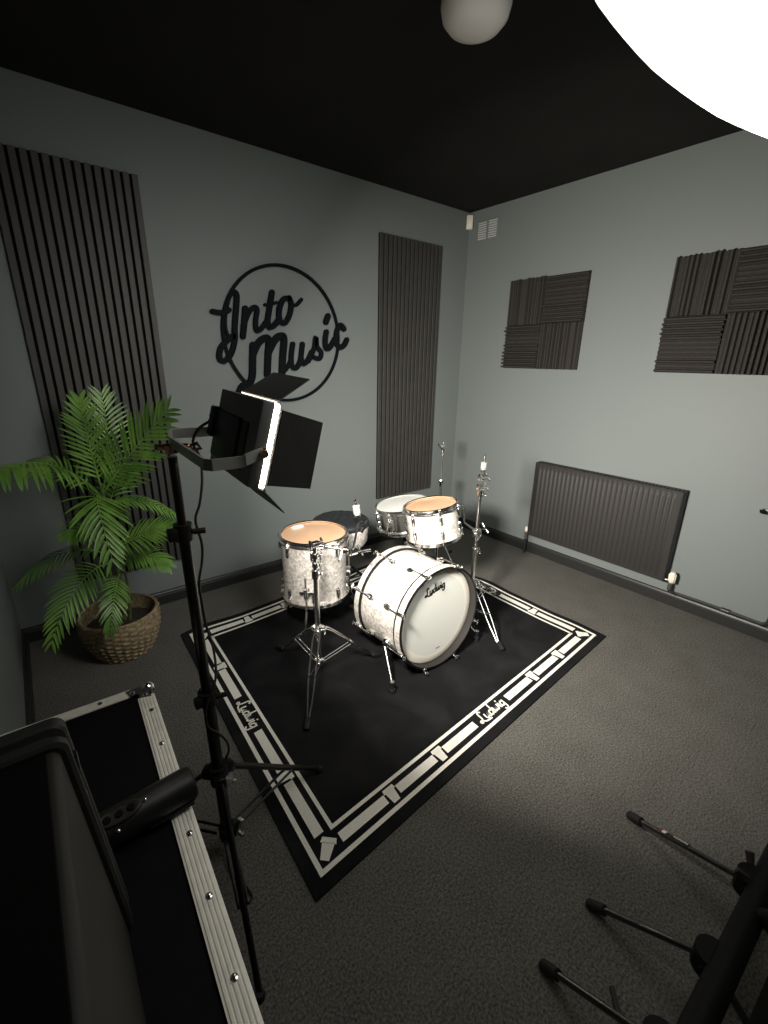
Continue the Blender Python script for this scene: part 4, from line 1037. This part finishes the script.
# ------------------------------------------------------------------ folding guitar rack, bottom right
def guitar_rack():
    t = thing('guitar_rack', 'black folding guitar stand with three splayed feet at the bottom right', 'guitar stand', (1.2, .02, 0))
    z = .205
    P0, P1 = V((1.56, -.012, z)), V((.80, .006, z))
    MB().cyl(P0, P1, .028, seg=24).build('main_tube', M['matblack'], t)
    legs = [(V((1.268, .030, .19)), V((1.375, .338, .014)), True), (V((1.002, .040, .185)), V((1.012, .287, .014)), False), (V((.760, .055, .185)), V((.785, .290, .014)), False)]
    for a, b, st in legs:
        hub = MB().cyl(a+V((.0, -.014, -.025)), a+V((0, -.014, .03)), .036, seg=20).box(a+V((0, -.012, .0)), (.055, .06, .05), bev=.010).cyl(a+V((-.04, -.02, .0)), a+V((.04, -.02, .0)), .020, seg=14).build('hub', M['matblack'], t)
        if st: MB().box(a+V((-.020, .008, .028)), (.012, .03, .022), rot=Euler((.4, 0, .3)).to_matrix(), bev=.003).cyl(a+V((.036, .0, .02)), a+V((.052, .012, .045)), .008, .011, seg=10).build('clamp_lever', M['radiator'], hub)
        d = (b-a).normalized()
        lg = MB().cyl(a, b-d*.02, .0085, seg=14).build('leg', M['legblack'], t)
        MB().cyl(b-d*.045, b-d*.002, .0135, .0145, seg=14).ball(b, .0145, 12).build('rubber_foot', M['rubber'], lg)
        if st:
            up = V((0, 0, 1)); n = (up-d*up.dot(d)).normalized(); s = d.cross(n).normalized(); R = Matrix((d, s, n)).transposed()
            q = a.lerp(b, .52)
            MB().box(q+n*.0085, (.075, .011, .003), rot=R).build('label_strip', M['ink'], lg)
            mb = MB()
            for k in range(6): mb.box(q+n*.0102+d*(-.032+k*.0085)+s*(.001*(k % 2)), (.005, .0045, .0012), rot=R)
            mb.build('label_print', M['stickerwhite'], lg)
            MB().box(q+n*.0092+d*.044, (.013, .010, .003), rot=R).build('label_tab', M['stickerwhite'], lg)
            MB().box(q+n*.0092+d*.056, (.006, .009, .003), rot=R).build('label_dot', M['stickerred'], lg)
    # feet on the viewer's side
    for a, b in ((V((1.215, -.01, .18)), V((1.10, -.30, .014))), (V((.98, -.01, .18)), V((.90, -.30, .014)))):
        lg = MB().cyl(a, b, .0085, seg=14).build('leg', M['legblack'], t); MB().ball(b, .0145, 12).build('rubber_foot', M['rubber'], lg)
    # upright post and padded cross bar leaning towards the viewer
    MB().cyl(V((1.18, -.02, z)), V((1.02, -.10, .45)), .020, seg=18).build('upright', M['matblack'], t)
    MB().tube([V((.58, -.075, .45)), V((.85, -.085, .45)), V((1.15, -.10, .45))], .036, 20).build('padded_bar', M['felt'], t)
    MB().box(V((.846, .128, .006)), (.012, .11, .006), rot=Euler((0, 0, -.83)).to_matrix(), bev=.001).build('flat_bar', M['radiator'], t)
guitar_rack()

# ------------------------------------------------------------------ softbox above the viewer on the right
def softbox():
    c = V((1.165, .365, 2.165)); aim = V((-.30, .45, -.84)).normalized()
    t = thing('softbox', 'big glowing softbox hanging in at the top right of the picture', 'softbox', c)
    m = frame(c, aim, (1, 0, 0)); n = 16; R = .565
    mb = MB(m)
    rim = []
    for k in range(n*4):
        a = 2*PI*k/(n*4); sc = 1-.006*abs(math.sin(a*n/2)); rim.append((R*sc*math.cos(a), R*sc*math.sin(a)))
    rows = [[mb._v((x*q, y*q, .12*(1-q*q))) for x, y in rim] for q in (.15, .3, .45, .6, .75, .88, .97, 1.0)]
    cv = mb._v((0, 0, .12)); N = len(rim)
    for k in range(N): mb._f((cv, rows[0][k], rows[0][(k+1) % N]))
    for A, B in zip(rows, rows[1:]):
        for k in range(N): mb._f((A[k], A[(k+1) % N], B[(k+1) % N], B[k]))
    mb.build('diffuser', M['softbox'], t)
    la = bpy.data.lights.new('softbox_light', 'AREA'); la.shape = 'DISK'; la.size = .9; la.energy = 13; la.color = (1.0, .975, .93); la.spread = math.radians(92)
    lo = bpy.data.objects.new('softbox_light', la); C.objects.link(lo)
    lo.matrix_world = frame(c+aim*.16, -V((.16, .88, -.46)), (1, 0, 0))
    mb = MB(m); sh = []
    for z, q in ((-.006, .992), (-.02, .99), (-.12, .78), (-.22, .42), (-.26, .2)):
        sh.append([mb._v((x*q, y*q, z)) for x, y in rim])
    for A, B in zip(sh, sh[1:]):
        for k in range(N): mb._f((A[k], A[(k+1) % N], B[(k+1) % N], B[k]))
    mb._f(sh[-1]); mb.build('shell', M['felt'], t)
    mb = MB(m); mb.cyl((0, 0, -.25), (0, 0, -.42), .06, seg=24); mb.build('lamp_head', M['blackplastic'], t)
    hd = m @ V((0, 0, -.34)); b = V((1.45, -.42, 0))
    MB().cyl(b+V((0, 0, .1)), V((b.x, b.y, hd.z)), .016, seg=14).build('stand_pole', M['blackmetal'], t)
    MB().cyl(V((b.x, b.y, hd.z-.02)), hd+V((0, 0, -.02)), .012, seg=12).build('stand_arm', M['blackmetal'], t)
    for k in range(3):
        a = k*2*PI/3-.5; d = V((math.cos(a), math.sin(a), 0))
        MB().tube([b+V((0, 0, .5)), b+d*.38+V((0, 0, .012))], .010, 8).build('leg', M['blackmetal'], t)
softbox()

# ------------------------------------------------------------------ light, camera, colour
la = bpy.data.lights.new('led_panel_light', 'AREA'); la.shape = 'RECTANGLE'; la.size = 2*W2-.03; la.size_y = 2*H2-.01
la.energy = 46; la.color = (1.0, .94, .86); la.spread = math.radians(112)
lo = bpy.data.objects.new('led_panel_light', la); C.objects.link(lo)
lm = Matrix((eu, ev, -en)).transposed() if Matrix((eu, ev, -en)).transposed().determinant() > 0 else Matrix((-eu, ev, -en)).transposed()
lm = (Matrix.Rotation(math.radians(15), 3, 'Z') @ lm).to_4x4(); lm.translation = pp(0, 0, .042); lo.matrix_world = lm
w = bpy.data.worlds.new('world'); bpy.context.scene.world = w; w.use_nodes = True
w.node_tree.nodes['Background'].inputs[0].default_value = (.5, .55, .6, 1); w.node_tree.nodes['Background'].inputs[1].default_value = .0

cam = bpy.data.cameras.new('camera'); co = bpy.data.objects.new('camera', cam); C.objects.link(co)
r_ = V((.78308833, -.62169895, .01622002)); u_ = V((.18724681, .2605653, .94712426)); f_ = V((.59305253, .7386448, -.32045679))
mw = Matrix((r_, u_, -f_)).transposed().to_4x4(); mw.translation = (0, 0, 1.475); co.matrix_world = mw
cam.sensor_fit = 'VERTICAL'; cam.sensor_height = 36; cam.lens = 448.6/1024*36; cam.clip_start = .02
sc = bpy.context.scene; sc.camera = co
sc.view_settings.view_transform = 'Standard'; sc.view_settings.look = 'None'; sc.view_settings.gamma = 1; sc.view_settings.exposure = 0.0
sc.view_settings.use_curve_mapping = False
